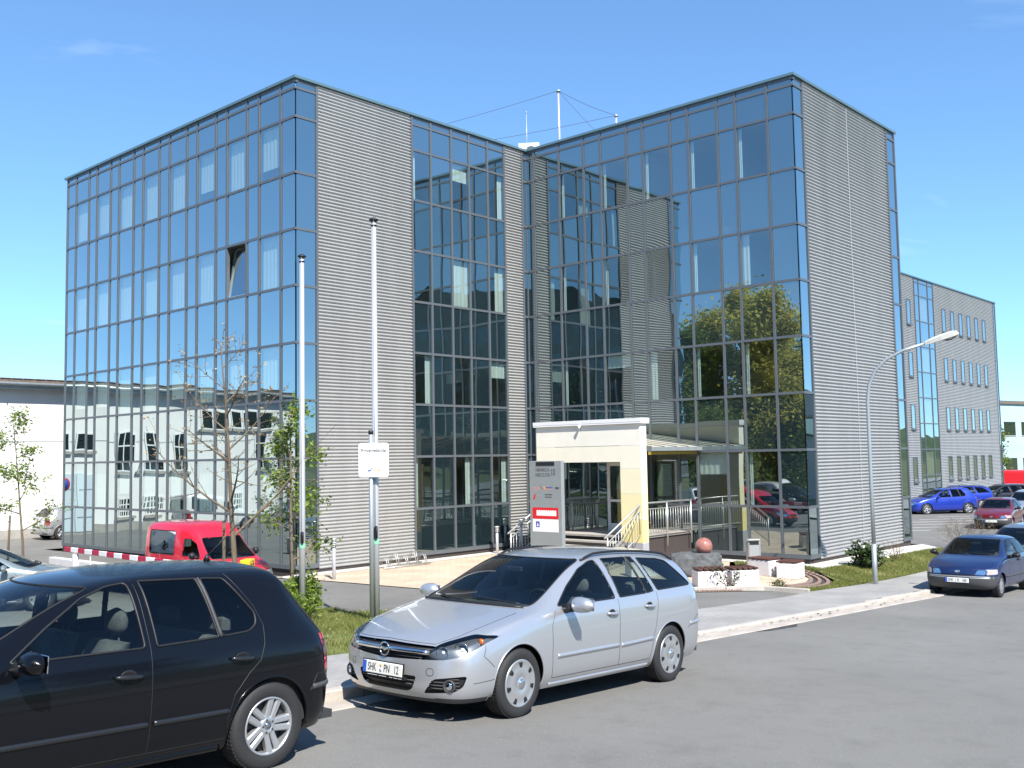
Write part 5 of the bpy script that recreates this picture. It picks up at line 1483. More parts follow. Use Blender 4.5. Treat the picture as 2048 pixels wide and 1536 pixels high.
# ---------------------------------------------------------------- small blue three door
def make_small(level=3):
    st = [(1.72, .75, .21, .63, .705, .675, .625, .695, 0, .15), (1.50, .80, .21, .745, .755, .785, .665, .805, 0, .07), (1.223, .815, .22, .815, .775, .85, .685, .875, 0, .03), (.80, .815, .20, .87, .785, .905, .69, .93, 0, .13),
          (.50, .815, .20, .885, .785, 1.085, .64, 1.13, 0, .07), (.19, .815, .20, .89, .785, 1.265, .58, 1.315, 0, .05), (-.08, .815, .20, .895, .785, 1.33, .565, 1.37, 0, .02), (-.55, .815, .20, .90, .785, 1.345, .56, 1.385, 0, 0),
          (-1.0, .815, .20, .91, .78, 1.33, .555, 1.37, 0, 0), (-1.31, .81, .20, .915, .765, 1.275, .55, 1.315, 0, -.02), (-1.55, .80, .21, .91, .745, 1.11, .565, 1.16, 0, -.04), (-1.70, .76, .22, .885, .70, .95, .575, .98, 0, -.05)]
    fr = {'x': [1.80, 1.90, 1.935, 1.935, 1.90, 1.89, 1.885, 1.87], 'z': [.20, .27, .37, .49, .56, .60, .65, .695], 'lim': None}
    re = {'x': [-1.76, -1.83, -1.86, -1.84, -1.80, -1.78, -1.77, -1.75], 'z': [.24, .30, .44, .58, .72, .84, .90, .97], 'lim': None}
    sh = Shell(st, fr, re, level)
    D = {}
    w1 = rounded([(.56, .925), (.34, 1.09), (.10, 1.235), (-.08, 1.285), (-.33, 1.295), (-.37, .935)], .03)
    w2 = rounded([(-.44, .94), (-.41, 1.292), (-.95, 1.275), (-1.13, 1.235), (-1.27, 1.02), (-1.22, .965)], .04)
    D['windows'] = [w1, w2]
    for i, q in enumerate(D['windows']): sh.cut(100 + i, 'side', q)
    D['wsout'] = rounded([(.635, .93), (.52, 1.29), (-.52, 1.29), (-.635, .93), (0, .935)], .05)
    sh.cut(GLF, 'front', D['wsout'], mirror=False, rng=(-.2, 1.1))
    D['rwout'] = rounded([(.55, 1.0), (.48, 1.25), (-.48, 1.25), (-.55, 1.0)], .05)
    sh.cut(GLR, 'rear', D['rwout'], mirror=False)
    sh.cut(LOWB, 'front', [(-.9, .1), (.9, .1), (.9, .50), (-.9, .50)], mirror=False, rng=(1.44, 2.2))
    sh.cut(LOWB, 'side', [(1.50, .1), (2.2, .1), (2.2, .50), (1.50, .50)])
    sh.cut(LOWB, 'rear', [(-.9, .1), (.9, .1), (.9, .50), (-.9, .50)], mirror=False, rng=(-2, -1.5))
    sh.cut(LOWB, 'side', [(-1.53, .1), (-2.2, .1), (-2.2, .50), (-1.53, .50)])
    sh.cut(HEAD, 'front', rounded([(.36, .535), (.585, .53), (.60, .65), (.43, .64)], .03), rng=(1.4, 2.1))
    sh.cut(TAIL2, 'front', rounded([(.605, .53), (.79, .55), (.775, .66), (.62, .645)], .02), rng=(1.3, 2.1))
    sh.cut(TAIL, 'rear', rounded([(.56, .58), (.80, .58), (.78, .86), (.60, .86)], .03))
    sh.cut(GRILL, 'front', rounded([(-.40, .505), (.40, .505), (.40, .535), (-.40, .535)], .01), mirror=False, rng=(1.5, 2.2))
    L = dict(axles=(1.223, -1.223), axz=.27, arch=.315, hw=.812, tyre=.274, rim=.178, style='steel', cowl=.84, zc=.92, seat=-.08, rseat=-.88, mir=(.30, 1.18), belt=.90, rear=-1.72, front=1.85, tw=.165)
    D['seams'] = [('side', [(.62, .27), (.63, .6), (.60, .87)]), ('side', [(-.42, .27), (-.43, .93)]), ('side', [(.62, .27), (-.42, .27)]), ('front', [(.42, .68), (.55, .80), (.62, .90)]), ('front', [(-.42, .68), (0, .69), (.42, .68)])]
    D['glassr'] = M['car_glass']
    car = thing('small_hatchback', 'dark blue three door hatchback with plate SHK R 360 and grey bumper', 'car')
    finish(car, sh, M['paint_blue'], L, D)
    for s2 in (1, -1):
        h_ = sh.part(HEAD, 'headlight', M['lens_clear'], car, .004, sel=lambda fc: fc[:, 1] * s2 > 0); sh.part(HEAD, 'reflector', M['chrome'], h_, -.012, sel=lambda fc: fc[:, 1] * s2 > 0)
        sh.part(TAIL2, 'indicator', M['indicator_clear'], car, .004, sel=lambda fc: fc[:, 1] * s2 > 0)
        sh.part(TAIL, 'tail_light', M['tail_red'], car, .004, sel=lambda fc: fc[:, 1] * s2 > 0)
    sh.part(GRILL, 'grille', M['dark'], car, -.01)
    mb = MB()
    for zz_ in (.485, .455):
        pts = []
        for yy in np.linspace(-.74, .74, 17):
            p, nn = sh.onsurf('front', yy, zz_)
            if p: pts.append(p - nn * .005)
        mb.tube(pts, .012, 6)
    mb.build('bumper_strip', M['galv'], car)
    line_parts(car, sh, 'side_moulding', M['trim_grey'], 'side', [(.86, .46), (-.86, .46)], .03, -.014, 8)
    p, nn = sh.onsurf('front', 0, .60); mb = MB(); mb.lathe([(.034, 0), (.03, .012), (.0005, .012)], (p.x - .004, 0, .60), 16, 'x')
    mb.v = [(a, b * 1.9, c) for a, b, c in mb.v]; mb.build('emblem', M['chrome'], car)
    pp, nn = sh.onsurf('front', 0, .40); plate(car, pp.x + .014, .40, '', [('SHK', -.135, .098, .62), ('R', .03, .098, .66), ('360', .165, .098, .62)])
    handle_part(car, sh, -.30, .80, M['dark'], .16)
    for s2 in (1, -1): mirror_part(car, .48, .945, .80, M['dark'], s2, .18, .12)
    mb = MB()
    for (a, b) in (((.52, .945), (.05, .965)), ((-.02, .94), (-.48, .96))):
        pts = []
        for t in np.linspace(0, 1, 8):
            h, nn = sh.onsurf('front', a[0] + (b[0] - a[0]) * t, a[1] + (b[1] - a[1]) * t)
            if h: pts.append(h + nn * .015)
        if len(pts) > 1:
            mb = MB(); mb.tube(pts, .009, 5); mb.build('wiper', M['dark'], car)
    return car

estate = make_estate()
put(estate, 8.70, 6.94, math.pi)
hatch = make_hatch()
put(hatch, 3.39, 7.12, math.pi)
small = make_small()
put(small, 26.6, 7.15, math.pi)
# ================================================================ street furniture
def flagpole(x, y, h, label):
    o = thing('flagpole', label, 'flagpole', gl(x, y))
    mb = MB(); mb.tube([(0, 0, -.1), (0, 0, 2.2), (0, 0, h)], [.062, .060, .046], 14); mb.build('pole', M['alupole'], o)
    mb = MB(); mb.lathe([(.035, h - .02), (.085, h + .015), (.09, h + .035), (.05, h + .06), (.025, h + .075), (.0005, h + .08)], (0, 0, 0), 18); mb.build('cap', M['dark'], o)
    mb = MB(); mb.lathe([(.06, h - .09), (.06, h - .07), (.045, h - .07)], (0, 0, 0), 12); mb.build('collar', M['dark'], o)
    mb = MB(); mb.cbox((-.05, -.065, 1.62), (.05, .06, .22), .01); mb.tube([(-.06, -.09, 1.52), (-.06, -.10, 1.62), (-.06, -.09, 1.74)], .012, 5); mb.build('cleat', M['dark'], o)
    mb = MB(); mb.tube([(-.06, -.06, 1.65), (-.05, -.05, h)], .004, 4); mb.build('halyard', M['alupole'], o)
    mb = MB(); mb.lathe([(.064, 1.40), (.066, 1.41), (.066, 1.49), (.064, 1.50)], (0, 0, 0), 14, cap=False); mb.build('sleeve', pmat('green_tape', (.25, .55, .38), .5), o)
    mb = MB(); mb.lathe([(.16, -.06), (.16, .012), (.07, .02)], (0, 0, 0), 16); mb.build('base_plate', M['galv'], o)
    return o
flagpole(12.22, 16.84, 7.32, 'tall silver flagpole with black cap beside the slim leafy tree')
flagpole(11.98, 14.27, 7.38, 'tall silver flagpole with black cap behind the private property sign')

# private property sign on a galvanised post, facing the street
sg = thing('property_sign', 'white sign reading Privatgelände on a grey post in the grass', 'sign', gl(11.86, 14.25), R(-50))
mb = MB(); mb.tube([(0, 0, -.1), (0, 0, 3.42)], .042, 12); mb.build('post', M['galv'], sg)
mb = MB(); mb.lathe([(.046, 3.40), (.046, 3.47), (.0005, 3.475)], (0, 0, 0), 12); mb.build('post_cap', M['dark'], sg)
pl = rounded([(-.275, 2.62), (.275, 2.62), (.275, 3.24), (-.275, 3.24)], .05, 5)
mb = MB(); mb.prism(pl, -.066, -.052, lambda a, b, h: (a + .06, h, b)); bd = mb.build('sign_board', M['white_gloss'], sg)
mb = MB()
for zz_ in (2.655, 3.205): mb.box2((-.18, -.0675, zz_ - .003), (.30, -.0665, zz_ + .003))
mb.build('border_line', M['galv'], bd)['kind'] = 'stuff'
link('sign_text', text_mesh('Privatgelände', .102, .84, .0005, .0018), M['text_dark'], bd, (.06, -.0672, 3.10), (math.pi / 2, 0, 0))
mb = MB(); g_ = random.Random(4)
for k in range(3):
    x = -.14
    while x < .24:
        w_ = g_.uniform(.012, .04); mb.box2((x, -.0675, 2.965 - .06 * k), (x + w_, -.0665, 2.978 - .06 * k)); x += w_ + .014
mb.build('fine_print', M['white_paint'], bd)['kind'] = 'stuff'
mb = MB(); mb.prism([(-.10, 2.745), (-.05, 2.75), (-.03, 2.79), (-.02, 2.775), (-.045, 2.725), (-.10, 2.72)], -.0676, -.0668, lambda a, b, h: (a + .05, h, b)); mb.build('sign_logo', M['blue_sign'], bd)
mb = MB(); mb.prism([(.01, 2.76), (.12, 2.755), (.14, 2.735), (.12, 2.725), (.08, 2.74), (.01, 2.745)], -.0676, -.0668, lambda a, b, h: (a + .05, h, b)); mb.build('sign_logo', M['orange'], bd)
mb = MB()
for zz_ in (2.72, 3.12): mb.lathe([(.05, zz_ - .02), (.05, zz_ + .02)], (0, 0, 0), 12)
mb.build('clamp', M['galv'], sg)['kind'] = 'stuff'

def bollard(x, y, h, label, striped=False):
    o = thing('bollard_light', label, 'bollard', gl(x, y), 0, 'bollard lights along the forecourt')
    mb = MB(); mb.lathe([(.05, -.1), (.05, h * .78), (.035, h * .785)], (0, 0, 0), 14); mb.build('post', M['alupole'], o)
    mb = MB(); mb.lathe([(.062, h * .80), (.062, h * .93)], (0, 0, 0), 14); mb.build('lamp_glass', M['plate_white'], o)
    mb = MB()
    for zz_ in (.79, .84, .88, .93): mb.lathe([(.05, h * zz_), (.085, h * zz_ + .004), (.085, h * zz_ + .014), (.05, h * zz_ + .02)], (0, 0, 0), 14)
    mb.build('louvre', M['stainless'], o)['kind'] = 'stuff'
    mb = MB(); mb.lathe([(.088, h * .95), (.088, h * .99), (.0005, h)], (0, 0, 0), 14); mb.build('cap', M['stainless'], o)
    for k in (0, 1):
        mb = MB(); mb.lathe([(.012, h * .95), (.03, h * .94), (.01, h * .8)], (0, 0, 0), 8); 
    return o
bollard(17.15, 22.2, 1.15, 'slim bollard light in front of the corrugated wall near the glass corner')
bollard(25.0, 23.45, .95, 'short bollard light in front of the glazed recess')
bollard(26.4, 23.6, 1.1, 'bollard light in front of the narrow corrugated strip')

# cycle stand: five wheel holders on a rail
cs = thing('cycle_stand', 'low metal cycle stand on the gravel before the corrugated wall', 'cycle stand', (20.4, 23.05, .04))
for k in range(5):
    x = -.75 + .38 * k; hh = .42 if k % 2 else .30; mb = MB()
    for dx in (-.035, .035): mb.tube([(x + dx, -.22, .04), (x + dx, -.12, hh), (x + dx, .05, hh), (x + dx, .2, .04)], .011, 6)
    for t in (.35, .6, .85): mb.tube([(x - .035, -.2 + .1 * t, hh * t), (x + .035, -.2 + .1 * t, hh * t)], .009, 5)
    mb.build('wheel_holder', M['stainless'], cs)
for yy in (-.22, .2):
    mb = MB(); mb.tube([(-.95, yy, .035), (.95, yy, .035)], .02, 6); mb.build('rail', M['stainless'], cs)

# ---------------------------------------------------------------- entrance: banded portal, steps, railings, canopy, door
PX, PT_ = 24.41, .31
por = thing('entrance_portal', 'cream and yellow banded entrance portal with white coping', 'portal', (PX, 17.06, 0))
bands = [(0, .70, (.34, .35, .37)), (.70, 1.38, (.80, .68, .28)), (1.38, 2.13, (.82, .73, .42)), (2.13, 2.88, (.83, .76, .53)), (2.88, 3.56, (.84, .79, .64)), (3.56, 4.20, (.83, .795, .69))]
for i, (z0, z1, c) in enumerate(bands):
    m_ = pmat('portal_band', c, .8, var=.03, vscale=2)
    if z0 >= 3.0:
        mb = MB(); mb.box2((0, 0, z0), (PT_, 4.04, z1 - .012)); mb.build('band', m_, por)
    else:
        for y0, y1 in ((0, .75), (3.29, 4.04)):
            if z1 > 3.06:
                pass
            mb = MB(); mb.box2((0, y0, z0), (PT_, y1, z1 - .012)); mb.build('band', m_, por)
m_ = pmat('portal_band', bands[4][2], .8, var=.03, vscale=2)
mb = MB(); mb.box2((.002, .75, 3.07), (PT_ - .002, 3.29, 3.548)); mb.build('lintel', m_, por)
mb = MB()
for z in (.70, 1.38, 2.13, 2.88, 3.56): 
    for y0, y1 in ((.004, .746), (3.294, 4.036)): mb.box2((.004, y0, z - .013), (PT_ - .004, y1, z + .001))
mb.build('joint', M['white_paint'], por)['kind'] = 'stuff'
mb = MB(); mb.box2((-.07, -.07, 4.20), (PT_ + .07, 4.11, 4.25)); mb.box2((-.075, -.075, 4.252), (PT_ + .075, 4.115, 4.36)); mb.build('coping', M['white_gloss'], por)
mb = MB(); mb.tube([(-.10, 2.2, 4.2), (-.11, 2.2, 4.08)], [.05, .015], 8); mb.build('spotlight', M['white_gloss'], por)

stp = thing('entrance_steps', 'grey metal entrance landing and steps leading up through the portal', 'steps', (PX, 19.08, 0))
PZ = .86
mb = MB(); mb.box2((.15, -1.85, PZ - .06), (2.95, 1.8, PZ)); mb.build('landing', M['concrete_grey'], stp)
mb = MB(); mb.box2((.2, -1.8, .0), (2.95, 1.75, PZ - .07)); mb.build('landing_base', M['plinth'], stp)
for k in range(5):
    mb = MB(); z = PZ * (k + 1) / 6; x = -1.55 + .3 * k; mb.box2((x, -1.25, z - .05), (x + .33, 1.2, z)); mb.build('step', M['concrete_grey'], stp)
for y in (-1.29, 1.24):
    mb = MB(); mb.prism([(-1.6, 0), (-1.6, .10), (.15, PZ), (.15, PZ - .25), (-1.1, 0)], y - .02, y + .02, lambda a, b, h: (a, h, b)); mb.build('stringer', M['stainless'], stp)
def railing(y, label, nlev=2.9):
    o = thing('railing', label, 'railing', (PX, 19.08 + y, 0), 0, 'stainless railings beside the entrance steps')
    mb = MB(); pts = [(-1.75, 0, .95), (.05, 0, PZ + .98), (nlev - .1, 0, PZ + .98)]; mb.tube(pts, .028, 8); mb.build('handrail', M['stainless'], o)
    mb = MB(); mb.tube([(-1.68, 0, .78), (.05, 0, PZ + .80), (nlev - .12, 0, PZ + .80)], .017, 6); mb.build('middle_rail', M['stainless'], o)
    mb = MB(); mb.tube([(-1.62, 0, .16), (.05, 0, PZ + .10), (nlev - .12, 0, PZ + .10)], .015, 6); mb.build('bottom_rail', M['stainless'], o)
    for x in (-1.62, .05, 1.4, nlev - .15):
        zf = max(0, min(PZ, PZ * (x + 1.6) / 1.7)); mb = MB(); mb.tube([(x, 0, zf * .6), (x, 0, zf + .97)], .024, 8); mb.build('post', M['stainless'], o)
    x = -1.5
    while x < nlev - .2:
        zf = max(0, min(PZ, PZ * (x + 1.6) / 1.7)); mb = MB(); mb.tube([(x, 0, zf + .11), (x, 0, zf + .80)], .009, 5); mb.build('baluster', M['stainless'], o); x += .135
railing(-1.95, 'stainless railing along the step side next to the boulder')
railing(1.72, 'stainless railing along the step side behind the address pylon')

cn = thing('entrance_canopy', 'lean-to canopy of cream panels between portal and glass wall', 'canopy', (PX + PT_, 19.06, 0))
M['canopy_panel'] = pmat('canopy_panel', (.62, .58, .46), .35, var=.05)
M['canopy_yellow'] = pmat('canopy_yellow', (.40, .27, .03), .5)
for k in range(4):
    x0 = .02 + k * .67; mb = MB(); mb.prism([(-2.15, 3.46), (2.0, 4.05), (2.0, 4.09), (-2.15, 3.50)], x0, x0 + .65, lambda a, b, h: (h, a, b)); mb.build('roof_panel', M['canopy_panel'], cn)
for k in range(5):
    x0 = .01 + k * .67; mb = MB(); mb.prism([(-2.18, 3.36), (2.0, 3.95), (2.0, 4.10), (-2.18, 3.52)], x0 - .02, x0 + .02, lambda a, b, h: (h, a, b)); mb.build('rafter', M['frame'], cn)
mb = MB(); mb.box2((.0, -2.24, 3.38), (2.72, -2.16, 3.50)); mb.build('eaves_beam', M['galv'], cn)
mb = MB(); mb.box2((.0, -2.14, 3.27), (2.55, -2.06, 3.37)); mb.build('fascia', M['canopy_yellow'], cn)
dr = thing('entrance_door', 'white framed glass door standing open under the portal', 'door', (26.2, 18.68, PZ))
mb = MB(); W, H = .95, 2.18
for a, b in (((0, 0), (.11, H)), ((W - .11, 0), (W, H)), ((.11, 0), (W - .11, .24)), ((.11, H - .11), (W - .11, H)), ((.11, .92), (W - .11, 1.0))): mb.box2((-.03, a[0], a[1]), (.03, b[0], b[1]))
mb.build('door_frame', M['white_gloss'], dr)
mb = MB(); mb.box2((-.006, .1, .2), (.006, W - .1, H - .1)); mb.build('pane', M['car_glass_dark'] if 'car_glass_dark' in M else M['vision'], dr)
mb = MB(); mb.tube([(-.06, .82, 1.05), (-.07, .70, 1.05)], .014, 6); mb.build('handle', M['stainless'], dr)

# ---------------------------------------------------------------- address pylon
py_ = thing('address_pylon', 'grey metal address pylon reading Heinrich-Hertz-Str. 10 beside the portal', 'pylon', (22.62, 19.86, 0), R(-90))
PW, PH_ = 1.24, 3.14      # local x runs towards the street side, face to -y
mb = MB(); mb.cbox((PW / 2, .07, PH_ / 2 - .05), (PW, .14, PH_ + .1), .01); mb.build('panel', M['steel_grey'], py_)
mb = MB(); mb.box2((.28, -.012, PH_ - .14), (.98, .002, PH_ - .03)); mb.build('slot', M['dark'], py_)
def ptext(t, x, z, size, mat, sx=1.0, bold=0.0): link('lettering', text_mesh(t, size, sx, .0008, bold), M[mat], py_, (x, -.002, z), (math.pi / 2, 0, 0))
ptext('HEINRICH-', .54, PH_ - .27, .145, 'text_dark', .80); ptext('HERTZ-STR.', .54, PH_ - .42, .145, 'text_dark', .76); ptext('10', .92, PH_ - .345, .29, 'text_dark', .62)
def pbar(x0, x1, z0, z1, mat, name='panel_print'):
    mb = MB(); mb.box2((x0, -.004, z0), (x1, .0, z1)); mb.build(name, M[mat], py_)
def marks(x0, x1, z, h, mat, seed):
    g = random.Random(seed); x = x0; mb = MB()
    while x < x1:
        w_ = g.uniform(.012, .03); mb.box2((x, -.0015, z), (min(x + w_, x1), .001, z + h * g.uniform(.75, 1))); x += w_ + .008
    mb.build('small_print', M[mat], py_)['kind'] = 'stuff'
marks(.15, .40, 2.33, .04, 'pale_red', 1); marks(.15, .40, 2.275, .025, 'pale_red', 2); marks(.64, .90, 2.34, .04, 'blue_sign', 3); marks(.64, .90, 2.285, .025, 'pale_red', 4); marks(1.0, 1.14, 2.31, .07, 'text_dark', 5)
mb = MB(); mb.prism([(.41, 2.40), (.45, 2.38), (.55, 2.30), (.51, 2.32)], -.003, .001, lambda a, b, h: (a, h, b)); mb.build('panel_print', M['text_dark'], py_)
pbar(.55, .62, 2.30, 2.38, 'orange')
mb = MB(); mb.prism([(.13, 2.02), (.20, 2.16), (.25, 2.17), (.22, 2.05), (.17, 2.0)], -.003, .001, lambda a, b, h: (a, h, b)); mb.build('panel_print', M['red_gloss'], py_)
marks(.30, .52, 2.09, .045, 'galv', 6); marks(.60, .88, 2.13, .045, 'text_dark', 7); marks(.60, .86, 2.06, .04, 'text_dark', 8); marks(.64, .72, 1.92, .04, 'galv', 9); marks(.98, 1.10, 1.93, .05, 'galv', 10); marks(1.0, 1.08, 1.87, .03, 'galv', 11)
pbar(.11, 1.10, 1.44, 1.77, 'red_gloss', 'red_plate')
for k in range(9):
    mb = MB(); x = .27 + k * .085; mb.prism([(x, 1.53), (x + .074, 1.53), (x + .078, 1.60), (x + .07, 1.69), (x + .004, 1.69), (x - .002, 1.62)], -.0065, -.0042, lambda a, b, h: (a, h, b)); mb.build('block_letter', M['text_white'], py_)
pbar(.11, 1.10, 1.06, 1.43, 'text_white', 'white_plate')
mb = MB(); mb.box2((.24, -.0065, 1.19), (.38, -.0042, 1.36)); mb.build('blue_mark', M['blue_sign'], py_)
mb = MB(); mb.prism([(.27, 1.22), (.35, 1.22), (.33, 1.27), (.31, 1.33), (.29, 1.27)], -.009, -.0067, lambda a, b, h: (a, h, b)); mb.build('panel_print', M['text_white'], py_)

# ---------------------------------------------------------------- cube benches, boulder fountain, bin
def cube_bench(x, y, rz, label, w_=.78, d=.52, h=.40):
    o = thing('cube_bench', label, 'bench', (x, y, tz(x, y) + .02), rz, 'cube benches round the boulder')
    mb = MB(); mb.cbox((0, 0, h / 2), (w_, d, h), .012); mb.build('block', M['concrete'], o)
    n = 5
    for k in range(n):
        mb = MB(); mb.cbox((-w_ / 2 + w_ * (k + .5) / n, 0, h + .045), (w_ / n - .04, d + .03, .045), .008); mb.build('slat', M['wood'], o)
    for yy in (-d * .3, d * .3):
        mb = MB(); mb.box2((-w_ / 2 + .03, yy - .02, h), (w_ / 2 - .03, yy + .02, h + .022)); mb.build('batten', M['dark'], o)
def two(a, b, d):      # bench from the two front corners
    rz = math.atan2(b[1] - a[1], b[0] - a[0]); w_ = math.hypot(b[0] - a[0], b[1] - a[1]); nx, ny = -math.sin(rz), math.cos(rz)
    return ((a[0] + b[0]) / 2 + nx * d / 2, (a[1] + b[1]) / 2 + ny * d / 2, rz, w_)
for a, b, lab in (((21.15, 13.20), (21.70, 12.72), 'white cube bench with brown slats behind the thorny shrub'), ((21.86, 12.68), (22.43, 12.26), 'white cube bench with brown slats beside the thorny shrub, facing the street'),
                  ((24.30, 12.22), (24.86, 12.28), 'white cube bench at the paver edge nearest the street lamp')):
    x, y, rz, w_ = two(a, b, .5); cube_bench(x, y, rz, lab, max(.66, w_))
cube_bench(24.55, 13.25, R(80), 'grey shaded cube bench standing close behind the one near the street lamp', .72)
cube_bench(22.55, 15.75, R(-35), 'white cube bench with dark slats on the portal side of the boulder', .9)
bs = thing('boulder_fountain', 'rough grey boulder carrying a polished red stone ball', 'fountain', (23.35, 14.62, tz(23.35, 14.62)))
bm = bmesh.new(); bmesh.ops.create_icosphere(bm, subdivisions=4, radius=1.0); g_ = random.Random(9)
from mathutils import noise as mnoise
for v in bm.verts:
    d = v.co.normalized(); k = 1 + .18 * mnoise.noise(d * 1.6) + .10 * mnoise.noise(d * 4) + .05 * mnoise.noise(d * 11)
    p = d * k; p = Vector((max(-.9, min(.9, p.x)), max(-.85, min(.85, p.y)), max(-.8, min(.62, p.z))))
    v.co = Vector((p.x * .80, p.y * .52, p.z * .56 + .28))
me = bpy.data.meshes.new('boulder'); bm.to_mesh(me); bm.free()
link('boulder', me, pmat('boulder_stone', (.095, .10, .105), .9, var=.35, vscale=5, bump=.6, bscale=14), bs, (0, 0, 0), (0, 0, R(-45)))
mb = MB(); mb.lathe([(.0005, -.23)] + [(.23 * math.sin(a), -.23 * math.cos(a)) for a in np.linspace(.12, math.pi - .12, 18)] + [(.0005, .23)], (.16, -.16, .80), 28, cap=False)
mb.build('stone_ball', pmat('red_granite', (.30, .085, .06), .12, coat=.5, var=.3, vscale=4, col2=(.45, .22, .18)), bs)
lb = thing('litter_bin', 'stainless steel litter bin beside the glass wall', 'bin', gl(25.6, 14.15), R(-45))
mb = MB(); mb.cbox((0, 0, .44), (.34, .26, .66), .03); mb.build('bin_body', M['stainless'], lb)
mb = MB(); mb.cbox((0, 0, .83), (.36, .28, .05), .02); mb.build('lid', M['stainless'], lb)
mb = MB(); mb.box2((-.13, -.133, .70), (.13, -.1, .80)); mb.build('opening', M['dark'], lb)
mb = MB(); mb.box2((.17, -.02, 0), (.21, .02, .86)); mb.build('post', M['galv'], lb)

# ---------------------------------------------------------------- street lamp
lp = thing('street_lamp', 'grey steel street lamp with curved arm over the verge', 'street lamp', gl(25.22, 10.52), R(-67))
arc = [(0, 0, -.1), (0, 0, 2.5), (0, 0, 4.75), (.05, 0, 5.15), (.22, 0, 5.52), (.5, 0, 5.80), (.9, 0, 6.0), (1.45, 0, 6.16)]
mb = MB(); mb.tube([(0, 0, -.1), (0, 0, 1.1)], .062, 14); mb.build('pole_base', M['galv'], lp)
mb = MB(); sp = []
for i in range(len(arc) - 1):
    pass
mb.tube([(0, 0, 1.08)] + arc[1:], [.050, .048, .045, .043, .041, .04, .038, .036], 12); mb.build('pole', M['galv'], lp)
ax_ = Vector((.93, 0, .28)).normalized(); hd = Vector((1.42, 0, 6.15)); up_ = Vector((-ax_.z, 0, ax_.x))
mb = MB(); rows = []
for t, hw_, hu, hd_ in ((0, .045, .045, -.045), (.12, .075, .07, -.055), (.40, .12, .095, -.06), (.70, .13, .085, -.06), (.80, .11, .05, -.05), (.83, .05, .0, -.03)):
    c = hd + ax_ * t; rows.append([tuple(c + Vector((0, y_, 0)) + up_ * z_) for y_, z_ in ((-hw_, hd_), (-hw_, hu * .5), (-hw_ * .6, hu), (hw_ * .6, hu), (hw_, hu * .5), (hw_, hd_))])
mb.grid(rows, smooth=False, closed=True); mb.poly(rows[0]); mb.poly(rows[-1][::-1]); mb.build('lamp_head', pmat('lamp_housing_pale', (.52, .52, .48), .5), lp)
mb = MB(); rows = []
for t, hw_, dz in ((.42, .05, -.07), (.5, .10, -.11), (.62, .11, -.125), (.74, .09, -.10), (.79, .03, -.06)):
    c = hd + ax_ * t; rows.append([tuple(c + Vector((0, math.sin(a) * hw_, 0)) + up_ * (-.055 + (dz + .055) * math.cos(a))) for a in np.linspace(-math.pi / 2, math.pi / 2, 7)])
mb.grid(rows); mb.build('diffuser', M['lens_clear'] if 'lens_clear' in M else M['plate_white'], lp)

# ---------------------------------------------------------------- barrier
br_ = thing('barrier', 'red and white barrier boom with yellow drive housing across the drive', 'barrier', gl(12.2, 20.3), R(90))
mb = MB(); mb.cbox((0, 0, .42), (.62, .42, .80), .02); mb.build('housing', M['yellow'], br_)
mb = MB(); mb.cbox((0, 0, .87), (.70, .50, .12), .03); mb.build('housing_lid', M['yellow'], br_)
for k in range(16):
    x0 = .30 + k * .40; mb = MB(); mb.cbox((x0 + .2, .27, .97 + .004 * k), (.398, .05, .13), .012); mb.build('boom_section', M['barrier_red'] if k % 2 else M['white_gloss'], br_)
for x in (3.0, 5.2):
    mb = MB(); mb.tube([(x, .27, .92), (x, .27, .15)], .012, 5); mb.build('hanging_bar', M['white_gloss'], br_)
mb = MB(); mb.box2((6.0, .2, -.1), (6.1, .34, .93)); mb.build('rest_post', M['white_gloss'], br_)
tm = thing('ticket_post', 'small yellow control box on a post beside the barrier housing', 'control box', gl(12.55, 19.35), R(40))
mb = MB(); mb.box2((-.04, -.04, -.1), (.04, .04, .8)); mb.build('post', M['yellow'], tm)
mb = MB(); mb.cbox((0, -.02, .95), (.42, .22, .34), .02); mb.build('box', M['yellow'], tm)
mb = MB(); mb.box2((-.10, -.135, .87), (-.02, -.129, 1.03)); mb.box2((.05, -.135, .87), (.10, -.129, 1.03)); mb.build('slots', M['dark'], tm)['kind'] = 'stuff'
wl_ = thing('low_wall', 'low pale concrete wall behind the barrier boom', 'wall', (13.0, 27.5, 0), R(90))
mb = MB(); mb.cbox((0, 0, .28), (5.5, .2, .56), .015); mb.build('wall_body', M['concrete'], wl_)

# ---------------------------------------------------------------- on the roof
ac = thing('air_conditioner', 'white air conditioning unit on the roof at the inner corner', 'air conditioner', (X1 + LB + 1.3, Y1 + .95, H0 - .22), R(-52))
ac.scale = (.8, .8, .8)
mb = MB(); mb.cbox((0, 0, .72), (1.0, .42, 1.0), .02); mb.build('case', M['white_gloss'], ac)
mb = MB(); mb.lathe([(.30, -.215), (.30, -.225), (.26, -.225), (.26, -.216)], (.12, 0, .78), 24, 'y', cap=False)
for r__ in (.06, .12, .18, .23): mb.lathe([(r__, -.225), (r__ + .012, -.228)], (.12, 0, .78), 24, 'y', cap=False)
mb.build('fan_grille', M['galv'], ac)['kind'] = 'stuff'
mb = MB(); mb.lathe([(.0005, -.213), (.25, -.213), (.25, -.209)], (.12, 0, .78), 24, 'y'); mb.build('fan_recess', M['trim_grey'] if 'trim_grey' in M else M['dark'], ac)
mb = MB(); mb.box2((-.505, -.17, .5), (-.501, .17, 1.15)); mb.build('coil', M['plinth'], ac)
for x in (-.4, .4):
    mb = MB(); mb.box2((x - .04, -.2, -.0), (x + .04, .2, .22)); mb.build('foot', M['galv'], ac)
